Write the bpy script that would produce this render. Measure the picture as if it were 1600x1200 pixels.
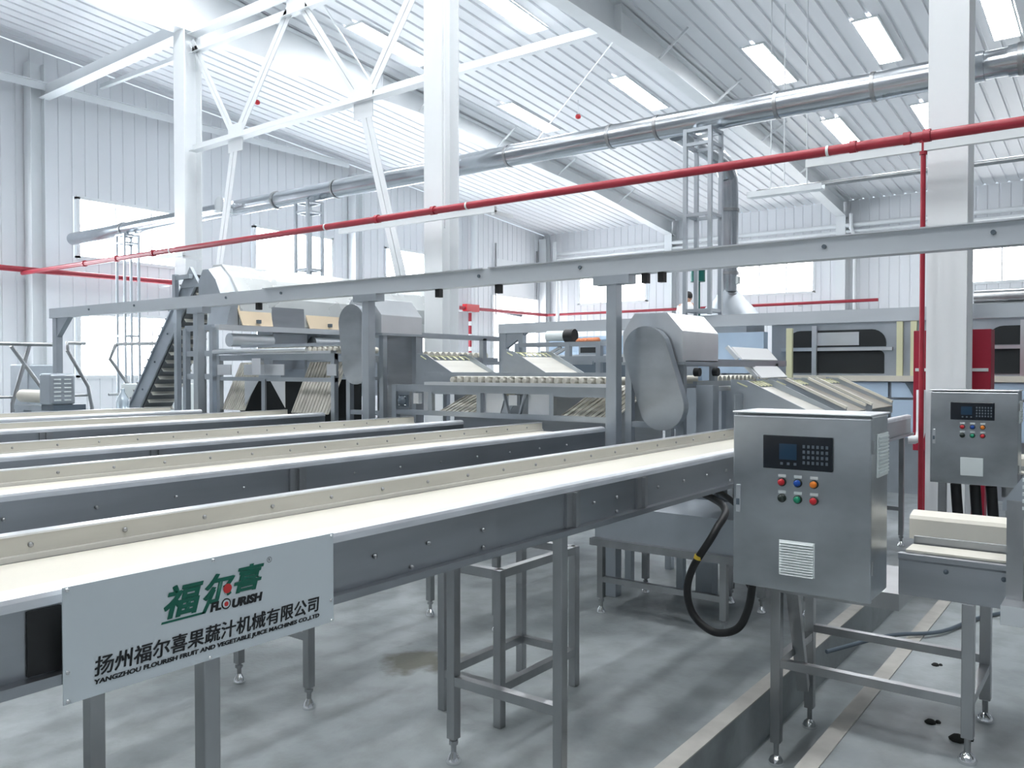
import bpy, bmesh, math, random
from mathutils import Vector, Matrix, Euler
random.seed(7)
for o in list(bpy.data.objects):
    bpy.data.objects.remove(o, do_unlink=True)
S = bpy.context.scene
COL = S.collection
R = math.radians

# ------------------------------------------------------------------ camera
# world axes: X runs with the belt conveyors (away, to the right), Y runs with the
# overhead rail, duct and red pipe (away, to the left), Z is up.  Metres.
EYE = 1.55
FPX = 1310.0                      # focal length in pixels of a 1600 wide frame
YAW = R(36.7)
PIT = math.atan(23.0 / FPX)       # looking very slightly down
fw = Vector((math.cos(YAW) * math.cos(PIT), math.sin(YAW) * math.cos(PIT), -math.sin(PIT)))
rt = Vector((math.sin(YAW), -math.cos(YAW), 0.0))
upv = rt.cross(fw)
cd = bpy.data.cameras.new('camera')
cam = bpy.data.objects.new('camera', cd)
COL.objects.link(cam)
cam.matrix_world = Matrix(((rt.x, upv.x, -fw.x, 0), (rt.y, upv.y, -fw.y, 0), (rt.z, upv.z, -fw.z, EYE), (0, 0, 0, 1)))
cd.sensor_width = 36.0
cd.lens = FPX * 36.0 / 1600.0
cd.clip_start = 0.05
cd.clip_end = 200
S.camera = cam

# ------------------------------------------------------------------ light and exposure
W = bpy.data.worlds.new('world')
S.world = W
W.use_nodes = True
W.node_tree.nodes['Background'].inputs[0].default_value = (0.80, 0.90, 1.0, 1)
W.node_tree.nodes['Background'].inputs[1].default_value = 1.0
S.view_settings.view_transform = 'Standard'
S.view_settings.look = 'None'
S.view_settings.gamma = 1.0
S.view_settings.use_curve_mapping = False
S.view_settings.exposure = 0.27
WINDOW_LIGHT = 15.0
FAR_WINDOW_LIGHT = 7.0
ROOF_LIGHT = 30.0

# ------------------------------------------------------------------ helpers
class MB:
    """collects shapes in world metres; build() links them as ONE mesh object"""
    def __init__(s):
        s.v = []; s.f = []; s.sm = []
    def add(s, vs, fs, smooth=False):
        n = len(s.v)
        s.v += [Vector(p) for p in vs]
        for f in fs:
            s.f.append([i + n for i in f]); s.sm.append(smooth)
        return s
    def box(s, x0, x1, y0, y1, z0, z1):
        return s.add([(x0, y0, z0), (x1, y0, z0), (x1, y1, z0), (x0, y1, z0), (x0, y0, z1), (x1, y0, z1), (x1, y1, z1), (x0, y1, z1)],
                     [(0, 3, 2, 1), (4, 5, 6, 7), (0, 1, 5, 4), (1, 2, 6, 5), (2, 3, 7, 6), (3, 0, 4, 7)])
    def cbox(s, c, dx, dy, dz):
        return s.box(c[0] - dx / 2, c[0] + dx / 2, c[1] - dy / 2, c[1] + dy / 2, c[2] - dz / 2, c[2] + dz / 2)
    def bar(s, p, q, w, h=None, ref=None):
        p = Vector(p); q = Vector(q); h = h or w
        d = (q - p).normalized()
        ref = Vector(ref) if ref else (Vector((0, 0, 1)) if abs(d.z) < .95 else Vector((1, 0, 0)))
        a = d.cross(ref).normalized() * (w / 2); b = a.cross(d).normalized() * (h / 2)
        vs = [e + i * a + j * b for e in (p, q) for i, j in ((-1, -1), (1, -1), (1, 1), (-1, 1))]
        return s.add(vs, [(0, 1, 2, 3), (7, 6, 5, 4), (0, 4, 5, 1), (1, 5, 6, 2), (2, 6, 7, 3), (3, 7, 4, 0)])
    def tube(s, p, q, r, n=14, r2=None, caps=True):
        p = Vector(p); q = Vector(q); r2 = r if r2 is None else r2
        d = (q - p).normalized()
        ref = Vector((0, 0, 1)) if abs(d.z) < .9 else Vector((1, 0, 0))
        a = d.cross(ref).normalized(); b = a.cross(d)
        vs = []
        for e, rr in ((p, r), (q, r2)):
            for k in range(n):
                t = 2 * math.pi * k / n
                vs.append(e + (a * math.cos(t) + b * math.sin(t)) * rr)
        s.add(vs, [(k, k + n, (k + 1) % n + n, (k + 1) % n) for k in range(n)], True)
        if caps:
            s.add(vs[:n], [tuple(range(n))]); s.add(vs[n:], [tuple(reversed(range(n)))])
        return s
    def path(s, pts, r, n=10, samples=0):
        pts = [Vector(p) for p in pts]
        if samples:                                        # Catmull-Rom smoothing
            e = [pts[0] * 2 - pts[1]] + pts + [pts[-1] * 2 - pts[-2]]
            out = []
            for i in range(1, len(e) - 2):
                for k in range(samples):
                    t = k / samples; p0, p1, p2, p3 = e[i - 1:i + 3]
                    out.append(.5 * ((2 * p1) + (p2 - p0) * t + (2 * p0 - 5 * p1 + 4 * p2 - p3) * t * t + (3 * p1 - p0 - 3 * p2 + p3) * t ** 3))
            pts = out + [pts[-1]]
        vs = []; a = None
        for i, p in enumerate(pts):
            d = (pts[min(i + 1, len(pts) - 1)] - pts[max(i - 1, 0)]).normalized()
            if a is None:
                ref = Vector((0, 0, 1)) if abs(d.z) < .9 else Vector((1, 0, 0))
                a = d.cross(ref).normalized()
            a = (a - d * a.dot(d)).normalized(); b = d.cross(a)
            for k in range(n):
                t = 2 * math.pi * k / n
                vs.append(p + (a * math.cos(t) + b * math.sin(t)) * r)
        m = len(pts)
        fs = [(i * n + k, i * n + (k + 1) % n, (i + 1) * n + (k + 1) % n, (i + 1) * n + k) for i in range(m - 1) for k in range(n)]
        s.add(vs, fs, True)
        s.add(vs[:n], [tuple(reversed(range(n)))]); s.add(vs[-n:], [tuple(range(n))])
        return s
    def prism(s, pts, axis, a0, a1, smooth=False):
        """polygon in the plane across axis, pushed from a0 to a1"""
        def mk(p, a):
            return {'x': (a, p[0], p[1]), 'y': (p[0], a, p[1]), 'z': (p[0], p[1], a)}[axis]
        n = len(pts)
        vs = [mk(p, a0) for p in pts] + [mk(p, a1) for p in pts]
        s.add(vs, [(k, (k + 1) % n, (k + 1) % n + n, k + n) for k in range(n)], smooth)
        s.add(vs[:n], [tuple(reversed(range(n)))]); s.add(vs[n:], [tuple(range(n))])
        return s
    def sheet(s, a, b, c, d, t):
        """thin plate with corners a b c d and thickness t"""
        a, b, c, d = map(Vector, (a, b, c, d))
        n = (b - a).cross(d - a).normalized() * t
        vs = [a, b, c, d, a + n, b + n, c + n, d + n]
        return s.add(vs, [(0, 3, 2, 1), (4, 5, 6, 7), (0, 1, 5, 4), (1, 2, 6, 5), (2, 3, 7, 6), (3, 0, 4, 7)])
    def lathe(s, base, prof, n=16, axis='z'):
        vs = []
        for r, h in prof:
            for k in range(n):
                t = 2 * math.pi * k / n
                c, q = r * math.cos(t), r * math.sin(t)
                off = {'z': (c, q, h), 'x': (h, c, q), 'y': (q, h, c)}[axis]
                vs.append(Vector(base) + Vector(off))
        m = len(prof)
        fs = [(i * n + k, i * n + (k + 1) % n, (i + 1) * n + (k + 1) % n, (i + 1) * n + k) for i in range(m - 1) for k in range(n)]
        s.add(vs, fs, True)
        s.add(vs[:n], [tuple(reversed(range(n)))]); s.add(vs[-n:], [tuple(range(n))])
        return s
    def build(s, name, mat, parent=None, bevel=0.0, origin=None):
        me = bpy.data.meshes.new(name)
        o = bpy.data.objects.new(name, me)
        COL.objects.link(o)
        off = Vector((0, 0, 0))
        if parent:
            o.parent = parent
            p = parent
            while p:
                off += p.location; p = p.parent
        if origin is None and parent is None and s.v:
            lo = [min(v[i] for v in s.v) for i in range(3)]; hi = [max(v[i] for v in s.v) for i in range(3)]
            origin = Vector(((lo[0] + hi[0]) / 2, (lo[1] + hi[1]) / 2, lo[2]))
        if origin is not None:
            o.location = Vector(origin) - off; off = Vector(origin)
        me.from_pydata([v - off for v in s.v], [], s.f)
        for p, k in zip(me.polygons, s.sm):
            p.use_smooth = k
        me.materials.append(mat)
        bm = bmesh.new(); bm.from_mesh(me)
        bmesh.ops.recalc_face_normals(bm, faces=bm.faces)
        bm.to_mesh(me); bm.free()
        if bevel:
            b = o.modifiers.new('bevel', 'BEVEL'); b.width = bevel; b.segments = 2; b.limit_method = 'ANGLE'; b.angle_limit = R(40)
        return o

def tag(o, label, cat, group=None, kind=None):
    o['label'] = label; o['category'] = cat
    if group: o['group'] = group
    if kind: o['kind'] = kind
    return o

def thing(name, label, cat, loc, group=None):
    o = bpy.data.objects.new(name, None)
    o.empty_display_size = .1
    COL.objects.link(o)
    o.location = loc
    return tag(o, label, cat, group)

def struct(o):
    o['kind'] = 'structure'
    return o

def copies(src, parent, locs):
    """more of the same part, sharing its mesh; locs are in the parent's space"""
    out = []
    for l in locs:
        c = src.copy(); COL.objects.link(c); c.parent = parent; c.location = l
        for ch in src.children:
            g = ch.copy(); COL.objects.link(g); g.parent = c
        out.append(c)
    return out

# ------------------------------------------------------------------ materials
def mat(name, col, rough=.5, metal=0.0, noise=None, emit=None, bump=None, spec=.5, coat=0.0, trans=0.0):
    m = bpy.data.materials.new(name); m.use_nodes = True
    nt = m.node_tree; b = nt.nodes['Principled BSDF']
    b.inputs['Base Color'].default_value = (*col, 1)
    b.inputs['Roughness'].default_value = rough
    b.inputs['Metallic'].default_value = metal
    b.inputs['Specular IOR Level'].default_value = spec
    b.inputs['Coat Weight'].default_value = coat
    b.inputs['Transmission Weight'].default_value = trans
    if emit:
        b.inputs['Emission Color'].default_value = (*emit[0], 1); b.inputs['Emission Strength'].default_value = emit[1]
    if noise or bump:
        tc = nt.nodes.new('ShaderNodeTexCoord'); mp = nt.nodes.new('ShaderNodeMapping')
        nt.links.new(tc.outputs['Object'], mp.inputs['Vector'])
    if noise:       # (scale xyz, amount, roughness amount)
        sc, amt, ra = noise
        mp.inputs['Scale'].default_value = sc
        nz = nt.nodes.new('ShaderNodeTexNoise'); nz.inputs['Scale'].default_value = 1; nz.inputs['Detail'].default_value = 5
        nt.links.new(mp.outputs[0], nz.inputs['Vector'])
        rp = nt.nodes.new('ShaderNodeValToRGB')
        rp.color_ramp.elements[0].position = .3; rp.color_ramp.elements[1].position = .7
        rp.color_ramp.elements[0].color = (*[c * (1 - amt) for c in col], 1)
        rp.color_ramp.elements[1].color = (*[min(1, c * (1 + amt)) for c in col], 1)
        nt.links.new(nz.outputs['Fac'], rp.inputs[0]); nt.links.new(rp.outputs[0], b.inputs['Base Color'])
        if ra:
            mr = nt.nodes.new('ShaderNodeMapRange'); mr.inputs[3].default_value = max(.05, rough - ra); mr.inputs[4].default_value = rough + ra
            nt.links.new(nz.outputs['Fac'], mr.inputs[0]); nt.links.new(mr.outputs[0], b.inputs['Roughness'])
    if bump:        # (scale, strength)
        n2 = nt.nodes.new('ShaderNodeTexNoise'); n2.inputs['Scale'].default_value = bump[0]; n2.inputs['Detail'].default_value = 4
        nt.links.new(tc.outputs['Object'], n2.inputs['Vector'])
        bp = nt.nodes.new('ShaderNodeBump'); bp.inputs['Strength'].default_value = bump[1]; bp.inputs['Distance'].default_value = .01
        nt.links.new(n2.outputs['Fac'], bp.inputs['Height']); nt.links.new(bp.outputs[0], b.inputs['Normal'])
    return m

M = {}
M['steel'] = mat('stainless steel', (.40, .42, .445), .34, 1.0, ((1.2, 1.2, 9), .12, .06))
M['steel_tube'] = mat('stainless tube', (.40, .41, .42), .33, 1.0, ((6, 6, 2.5), .14, .06))
M['steel_grey'] = mat('matt machine steel', (.44, .48, .52), .40, .8, ((4, 4, 4), .07, .05))
M['steel_bright'] = mat('polished steel strip', (.78, .80, .82), .30, .9, ((3, 3, 3), .05, .04))
M['steel_box'] = mat('brushed cabinet steel', (.50, .53, .55), .32, 1.0, ((2.0, 2.0, 3.2), .26, .10))
M['galv'] = mat('galvanised duct sheet', (.50, .53, .56), .24, 1.0, ((5, 2, 5), .10, .08))
M['chrome'] = mat('chrome', (.85, .86, .87), .12, 1.0)
M['white'] = mat('white painted steel', (.80, .83, .85), .45, 0, ((1.5, 1.5, .6), .03, 0))
M['wall'] = mat('white wall panel', (.80, .82, .85), .5, 0, ((.4, .4, .25), .03, 0))
M['ceiling'] = mat('white roof sheet', (.80, .82, .85), .42, 0, ((.3, 1.5, 1), .03, 0))
M['cream'] = mat('cream belt', (.66, .635, .555), .42, 0, ((1.6, 5, 5), .04, .08))
M['guard'] = mat('cream guard strip', (.56, .55, .50), .45, 0, ((1.2, 9, 9), .12, 0))
M['comb'] = mat('pale yellow plastic', (.72, .72, .48), .5)
M['tan'] = mat('tan cover sheet', (.70, .58, .42), .38, 0, ((3, 3, 3), .04, 0))
M['red'] = mat('red pipe paint', (.34, .022, .04), .38, 0, ((8, 3, 8), .12, 0))
M['redbox'] = mat('red cabinet paint', (.36, .015, .04), .42)
M['black'] = mat('black rubber', (.012, .013, .014), .5)
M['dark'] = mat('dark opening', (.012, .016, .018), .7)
M['display'] = mat('black display panel', (.010, .014, .020), .18, 0)
M['screen'] = mat('dim screen', (.02, .05, .09), .12)
M['key'] = mat('grey key', (.10, .13, .16), .4)
M['bred'] = mat('red button', (.55, .02, .03), .3)
M['bblue'] = mat('blue button', (.01, .07, .35), .3)
M['borange'] = mat('orange button', (.80, .22, .02), .3)
M['bgreen'] = mat('green button', (.01, .26, .14), .3)
M['bblack'] = mat('black button', (.02, .03, .025), .3)
M['plastic'] = mat('pale grey plastic', (.70, .76, .76), .45)
M['film'] = mat('blue protective film', (.50, .64, .80), .35, 0, ((2, 2, 2), .06, 0))
M['signplate'] = mat('grey sign plate', (.66, .73, .77), .42, .1, ((2, 2, 2), .05, 0))
M['green'] = mat('sign green', (.006, .13, .085), .5)
M['ink'] = mat('sign black', (.012, .014, .016), .5)
M['apple'] = mat('sign red', (.60, .04, .04), .45)
M['yellow'] = mat('yellow tape', (.70, .50, .05), .5)
M['tealgreen'] = mat('green lamp', (.01, .16, .13), .4)
M['orange'] = mat('orange cloth', (.75, .28, .14), .7)
M['skin'] = mat('skin', (.52, .30, .21), .55)
M['hair'] = mat('black hair', (.012, .01, .01), .6)
M['coat'] = mat('white coat', (.78, .79, .80), .8)
M['bottle'] = mat('clear plastic', (.75, .85, .92), .15, 0, trans=.6)
M['trim'] = mat('pale concrete kerb', (.46, .45, .42), .7, 0, ((6, 6, 6), .15, 0))
M['edge'] = mat('galvanised edge', (.5, .5, .48), .5, .6)
M['clod'] = mat('dark debris', (.02, .022, .02), .9)
M['pane'] = mat('daylit pane', (.9, .95, 1), .3, 0, emit=((.90, .95, 1.0), WINDOW_LIGHT))
M['roofpane'] = mat('roof light pane', (.95, .97, 1), .3, 0, emit=((.97, .985, 1.0), ROOF_LIGHT))
M['doorglow'] = mat('door leaf glow', (.9, .95, 1), .3, 0, emit=((.97, .98, 1.0), 4.0))

M['farpane'] = mat('daylit back pane', (.9, .95, 1), .3, 0, emit=((1.0, .98, .97), FAR_WINDOW_LIGHT))
M['lip'] = mat('worn toplit edge strip', (.80, .83, .87), .42, .55, ((7, 30, 30), .10, .08))  # folded steel edge, paled so its colour carries the light from above
M['hood'] = mat('pale hood sheet', (.66, .69, .69), .28, .3, ((2, 2, 2), .06, .08))
M['rail'] = mat('pale grey rail', (.56, .60, .64), .42, .5, ((4, 1, 4), .05, .05))
M['beltgrey'] = mat('grey belt', (.16, .17, .18), .6)
M['taupe'] = mat('brown grey slide', (.30, .28, .24), .5, 0, ((6, 6, 6), .12, 0))

def floor_mat():
    m = bpy.data.materials.new('power floated concrete'); m.use_nodes = True
    nt = m.node_tree; b = nt.nodes['Principled BSDF']; L = nt.links
    tc = nt.nodes.new('ShaderNodeTexCoord')
    def noise(sc, det, scale=(1, 1, 1)):
        mp = nt.nodes.new('ShaderNodeMapping'); mp.inputs['Scale'].default_value = scale
        n = nt.nodes.new('ShaderNodeTexNoise'); n.inputs['Scale'].default_value = sc; n.inputs['Detail'].default_value = det
        L.new(tc.outputs['Object'], mp.inputs[0]); L.new(mp.outputs[0], n.inputs['Vector']); return n
    n1 = noise(.9, 6); n2 = noise(6, 5); n3 = noise(40, 3)
    r1 = nt.nodes.new('ShaderNodeValToRGB')
    r1.color_ramp.elements[0].position = .32; r1.color_ramp.elements[0].color = (.19, .215, .225, 1)
    r1.color_ramp.elements[1].position = .68; r1.color_ramp.elements[1].color = (.42, .46, .475, 1)
    L.new(n1.outputs['Fac'], r1.inputs[0])
    r2 = nt.nodes.new('ShaderNodeValToRGB')
    r2.color_ramp.elements[0].position = .36; r2.color_ramp.elements[0].color = (.74, .74, .72, 1)
    r2.color_ramp.elements[1].position = .58; r2.color_ramp.elements[1].color = (1, 1, 1, 1)
    L.new(n2.outputs['Fac'], r2.inputs[0])
    mx = nt.nodes.new('ShaderNodeMixRGB'); mx.blend_type = 'MULTIPLY'; mx.inputs[0].default_value = .75
    L.new(r1.outputs[0], mx.inputs[1]); L.new(r2.outputs[0], mx.inputs[2])
    # one dirty patch beside the conveyor legs
    sx = nt.nodes.new('ShaderNodeVectorMath'); sx.operation = 'SUBTRACT'; sx.inputs[1].default_value = STAIN
    L.new(tc.outputs['Object'], sx.inputs[0])
    sc = nt.nodes.new('ShaderNodeVectorMath'); sc.operation = 'MULTIPLY'; sc.inputs[1].default_value = (3.2, 3.6, 1)
    L.new(sx.outputs[0], sc.inputs[0])
    ln = nt.nodes.new('ShaderNodeVectorMath'); ln.operation = 'LENGTH'; L.new(sc.outputs[0], ln.inputs[0])
    ad = nt.nodes.new('ShaderNodeMath'); ad.operation = 'MULTIPLY_ADD'; ad.inputs[1].default_value = 1.9; ad.inputs[2].default_value = -.85
    L.new(n2.outputs['Fac'], ad.inputs[0])
    sm = nt.nodes.new('ShaderNodeMath'); sm.operation = 'ADD'; L.new(ln.outputs['Value'], sm.inputs[0]); L.new(ad.outputs[0], sm.inputs[1])
    rs = nt.nodes.new('ShaderNodeMapRange'); rs.inputs[1].default_value = .45; rs.inputs[2].default_value = .95; rs.inputs[3].default_value = 1.0; rs.inputs[4].default_value = 0
    L.new(sm.outputs[0], rs.inputs[0])
    m2 = nt.nodes.new('ShaderNodeMixRGB'); m2.inputs[2].default_value = (.11, .11, .085, 1)
    L.new(rs.outputs[0], m2.inputs[0]); L.new(mx.outputs[0], m2.inputs[1]); L.new(m2.outputs[0], b.inputs['Base Color'])
    mr = nt.nodes.new('ShaderNodeMapRange'); mr.inputs[3].default_value = .28; mr.inputs[4].default_value = .62
    L.new(n1.outputs['Fac'], mr.inputs[0]); L.new(mr.outputs[0], b.inputs['Roughness'])
    bp = nt.nodes.new('ShaderNodeBump'); bp.inputs['Strength'].default_value = .12; bp.inputs['Distance'].default_value = .01
    L.new(n3.outputs['Fac'], bp.inputs['Height']); L.new(bp.outputs[0], b.inputs['Normal'])
    return m
STAIN = (3.26, 3.05, 0.0)

# ------------------------------------------------------------------ the room
XN, XF = -14.0, 28.3          # front wall behind the camera, back wall
YR, YL = -18.0, 19.5          # right wall, left wall
EAVE, SLOPE = 7.0, .08
def roof(x):
    return EAVE + SLOPE * (XF - x) if x >= 0 else EAVE + SLOPE * XF + SLOPE * x

# floor with the drain trench left open
TX0, TX1, TY0, TY1, TD = -3.0, 9.5, 1.05, 1.41, -.22
f = MB()
for a in ((XN, XF, YR, TY0), (XN, XF, TY1, YL), (XN, TX0, TY0, TY1), (TX1, XF, TY0, TY1)):
    f.add([(a[0], a[2], 0), (a[1], a[2], 0), (a[1], a[3], 0), (a[0], a[3], 0)], [(0, 1, 2, 3)])
f.add([(TX0, TY0, TD), (TX1, TY0, TD), (TX1, TY1, TD), (TX0, TY1, TD)], [(0, 1, 2, 3)])
for y in (TY0, TY1):
    f.add([(TX0, y, TD), (TX1, y, TD), (TX1, y, 0), (TX0, y, 0)], [(0, 1, 2, 3)])
for x in (TX0, TX1):
    f.add([(x, TY0, TD), (x, TY1, TD), (x, TY1, 0), (x, TY0, 0)], [(0, 1, 2, 3)])
struct(f.build('floor', floor_mat(), origin=(0, 0, 0)))
struct(MB().box(TX0, TX1, TY1, TY1 + .075, 0, .006).build('trim_1', M['trim']))
struct(MB().box(TX0, TX1, TY0 - .075, TY0, 0, .006).build('trim_2', M['trim']))

def ribbed_wall(name, axis, base, a0, a1, top, holes, inn, period=.3):
    """upright ribbed sheet with real grooves; holes = [(a0,a1,z0,z1)]"""
    b = MB(); n = int(round((a1 - a0) / period)); p = (a1 - a0) / n
    prof = []
    for k in range(n):
        s0 = a0 + k * p
        prof += [(s0, 0), (s0 + p - .05, 0), (s0 + p - .04, -.018), (s0 + p - .012, -.018)]
    prof.append((a1, 0))
    for (s0, d0), (s1, d1) in zip(prof, prof[1:]):
        mid = (s0 + s1) / 2
        cuts = sorted((h[2], h[3]) for h in holes if h[0] < mid < h[1])
        z = 0.0; spans = []
        for c in cuts:
            if c[0] > z: spans.append((z, c[0]))
            z = c[1]
        spans.append((z, None))
        for z0, z1 in spans:
            pts = []
            for s_, d_, zz in ((s0, d0, z0), (s1, d1, z0), (s1, d1, z1), (s0, d0, z1)):
                zq = top(s_) if zz is None else zz
                off = base + d_ * inn
                pts.append((s_, off, zq) if axis == 'x' else (off, s_, zq))
            b.add(pts, [(0, 1, 2, 3)])
    return struct(b.build(name, M['wall'], origin=(0, 0, 0)))

LW = [(4.6, 7.3), (9.5, 12.2), (14.3, 17.1), (19.3, 22.1)]
BW = [(14.8, 17.8), (8.6, 11.4), (1.2, 4.2), (-5.6, -2.6), (-12.0, -9.0)]
holes_l = [(a, b, 4.1, 5.5) for a, b in LW] + [(a, b, 1.36, 2.85) for a, b in LW] + [(24.9, 27.9, 0.0, 5.75)]
holes_b = [(a, b, 4.1, 5.25) for a, b in BW]
ribbed_wall('wall_left', 'x', YL, XN, XF, roof, holes_l, -1)
ribbed_wall('wall_back', 'y', XF, YR, YL, lambda y: EAVE, holes_b, -1)
ribbed_wall('wall_right', 'x', YR, XN, XF, roof, [], 1, .6)
ribbed_wall('wall_front', 'y', XN, YR, YL, lambda y: roof(XN), [], 1, .6)

wn = [0]
def window(axis, base, a0, a1, z0, z1, inn, nv):
    wn[0] += 1
    def bx(b, p0, p1, q0, q1, d0, d1):
        e0, e1 = sorted((base + inn * d0, base + inn * d1))
        return b.box(p0, p1, e0, e1, q0, q1) if axis == 'x' else b.box(e0, e1, p0, p1, q0, q1)
    fr = MB(); t = .05
    bx(fr, a0 - .03, a1 + .03, z0 - .03, z0 + t, -.08, .03); bx(fr, a0 - .03, a1 + .03, z1 - t, z1 + .03, -.08, .03)
    bx(fr, a0 - .03, a0 + t, z0, z1, -.08, .03); bx(fr, a1 - t, a1 + .03, z0, z1, -.08, .03)
    for k in range(1, nv):
        x = a0 + (a1 - a0) * k / nv
        bx(fr, x - .02, x + .02, z0, z1, -.07, .01)
    o = struct(fr.build('window_%d' % wn[0], M['white']))
    pn = MB(); bx(pn, a0, a1, z0, z1, -.075, -.065)
    pn.build('pane', M['pane'] if axis == 'x' else M['farpane'], o)
for a, b in LW:
    window('x', YL, a, b, 4.1, 5.5, -1, 3); window('x', YL, a, b, 1.36, 2.85, -1, 3)
for a, b in BW:
    window('y', XF, a, b, 4.1, 5.25, -1, 3)

# tall sectional door at the end of the left wall, its white leaf glows to look blown out
dr = MB().box(24.9, 27.9, YL - .02, YL + .06, 4.35, 5.75)
for x in (24.9, 27.9):
    dr.box(x - .05, x + .05, YL - .05, YL + .06, 0, 4.35)
door = struct(dr.build('door_1', M['white']))
MB().box(24.9, 27.9, YL + .03, YL + .05, 0, 4.35).build('pane', M['doorglow'], door)  # white door leaf given a glow of its own
MB().box(25.0, 25.04, YL - .12, YL - .06, 3.6, 6.3).box(27.7, 27.74, YL - .12, YL - .06, 0, 6.3).build('track', M['steel_tube'], door)
MB().tube((25.3, YL - .12, 3.75), (26.6, YL - .12, 3.66), .07).build('opener', M['key'], door)

# roof: ribbed sheet, ribs run down the slope
c = MB(); period = .31; n = int((YL - YR) / period) + 1
prof = []
for k in range(n):
    y = YR + k * period
    prof += [(y, 0), (y + .235, 0), (y + .25, .035), (y + .295, .035)]
prof = [(min(y, YL), d) for y, d in prof]
for x0, x1 in ((XN, 0.0), (0.0, XF)):
    for (y0, d0), (y1, d1) in zip(prof, prof[1:]):
        if y1 > y0:
            c.add([(x0, y0, roof(x0) + d0), (x1, y0, roof(x1) + d0), (x1, y1, roof(x1) + d1), (x0, y1, roof(x0) + d1)], [(0, 1, 2, 3)])
struct(c.build('ceiling', M['ceiling'], origin=(0, 0, 0)))

# translucent roof lights, set between the ribs in regular rows
def roof_light(x0, x1, yc, label):
    w = .21
    t = thing('skylight', label, 'skylight', ((x0 + x1) / 2, yc, roof((x0 + x1) / 2)), 'roof light panels')
    def slab(ya, yb, d0, d1, xa, xb):
        b = MB(); vs = []
        for d in (d0, d1):
            for x, y in ((xa, ya), (xb, ya), (xb, yb), (xa, yb)):
                vs.append((x, y, roof(x) - d))
        return b.add(vs, [(0, 1, 2, 3), (7, 6, 5, 4), (0, 4, 5, 1), (1, 5, 6, 2), (2, 6, 7, 3), (3, 7, 4, 0)])
    slab(yc - w, yc + w, .012, .022, x0, x1).build('pane', M['roofpane'], t)
    fr = slab(yc - w - .03, yc - w, -.0, .035, x0 - .03, x1 + .03)
    for a in ((yc + w, yc + w + .03, x0 - .03, x1 + .03), (yc - w, yc + w, x0 - .03, x0), (yc - w, yc + w, x1, x1 + .03)):
        q = slab(a[0], a[1], 0, .035, a[2], a[3]); fr.add(q.v, q.f)
    fr.build('frame', M['white'], t)
SKY = {(12.5, 9.45): 'bright roof light cut by the top of the photo right of the middle column',
       (12.5, 12.42): 'bright roof light behind the diagonal brace left of the middle column',
       (17.25, 9.22): 'bright roof light left of the second rafter above the silver duct',
       (17.25, 12.3): 'bright roof light just right of the middle column near the duct',
       (17.25, 6.17): 'bright roof light above the duct right of the big rafter',
       (17.25, 4.06): 'bright roof light directly left of the right column top',
       (17.25, 2.02): 'bright roof light at the top right corner beyond the right column',
       (21.9, 5.99): 'small bright roof light between duct and red pipe left of the right column',
       (21.9, 4.0): 'bright roof light half hidden by the left edge of the right column'}
for (x, y), l in SKY.items():
    roof_light(x - 1.03, x + 1.03, y, l)
for x in (-1.7, 3.0, 7.75):  # unseen rows carried on past the frame, added to brighten the near side
    for y in ((-4.2, -1.0) if x < 5 else ()) + (2.02, 4.06, 6.17, 9.3, 12.4):
        roof_light(x - 1.03, x + 1.03, y, 'unseen roof light continuing the rows above and behind the viewer, added for light')

# ------------------------------------------------------------------ steel frame of the hall
def h_column(x0, yc, top, label, wid=.33, dep=.35, group='interior columns'):
    t = thing('steel_column', label, 'column', (x0 + dep / 2, yc, 0), group)
    fl = .02
    MB().box(x0, x0 + fl, yc - wid / 2, yc + wid / 2, 0, top).box(x0 + dep - fl, x0 + dep, yc - wid / 2, yc + wid / 2, 0, top) \
        .box(x0 + fl, x0 + dep - fl, yc - .012, yc + .012, 0, top).build('shaft', M['white'], t)
    MB().box(x0 - .06, x0 + dep + .06, yc - wid / 2 - .06, yc + wid / 2 + .06, 0, .025).build('base_plate', M['white'], t)
    return t
CY = (1.40, 7.67, 13.74)
h_column(8.5, CY[0], 7.6, 'white steel column at right with red pipe passing in front')
h_column(8.5, CY[1], 7.6, 'white steel column in the middle of the hall behind the conveyors')
h_column(8.5, CY[2], 7.6, 'white steel column at left beside the diagonal bracing')
def wall_column(x0, top, label):
    t = thing('perimeter_column', label, 'column', (x0 + .15, YL - .2, 0), 'left wall columns')
    MB().box(x0, x0 + .015, YL - .36, YL - .03, 0, top).box(x0 + .285, x0 + .3, YL - .36, YL - .03, 0, top) \
        .box(x0 + .015, x0 + .285, YL - .2, YL - .18, 0, top).build('shaft', M['white'], t)
wall_column(8.35, 8.2, 'wall column on the left wall at the far left of the photo')
wall_column(17.7, 7.5, 'wall column on the left wall between the second and third windows')
wall_column(27.95, 6.8, 'corner column where the left wall meets the back wall')
for y, w in ((13.74, 'behind the middle machines'), (7.67, 'left of the right column'), (1.4, 'hidden behind the right column')):
    t = thing('perimeter_column', 'back wall column under a rafter knee, ' + w, 'column', (28.1, y, 0), 'back wall columns')
    MB().box(27.93, 27.95, y - .15, y + .15, 0, 6.6).box(28.25, 28.27, y - .15, y + .15, 0, 6.6).box(27.95, 28.25, y - .01, y + .01, 0, 6.6).build('shaft', M['white'], t)
    if y < 13:
        d = MB().path([(27.9, y - .33, 6.5), (27.9, y - .33, 6.05), (27.9, y - .45, 5.75), (27.9, y - .45, 0)], .06)
        tag(d.build('downpipe', M['white']), 'white rainwater pipe on the back wall, ' + w, 'pipe', 'rainwater pipes')
d = MB().path([(27.8, 18.6, 6.6), (27.8, 18.6, 5.9), (27.8, 18.45, 5.6), (27.8, 18.45, 0)], .075)
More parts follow.
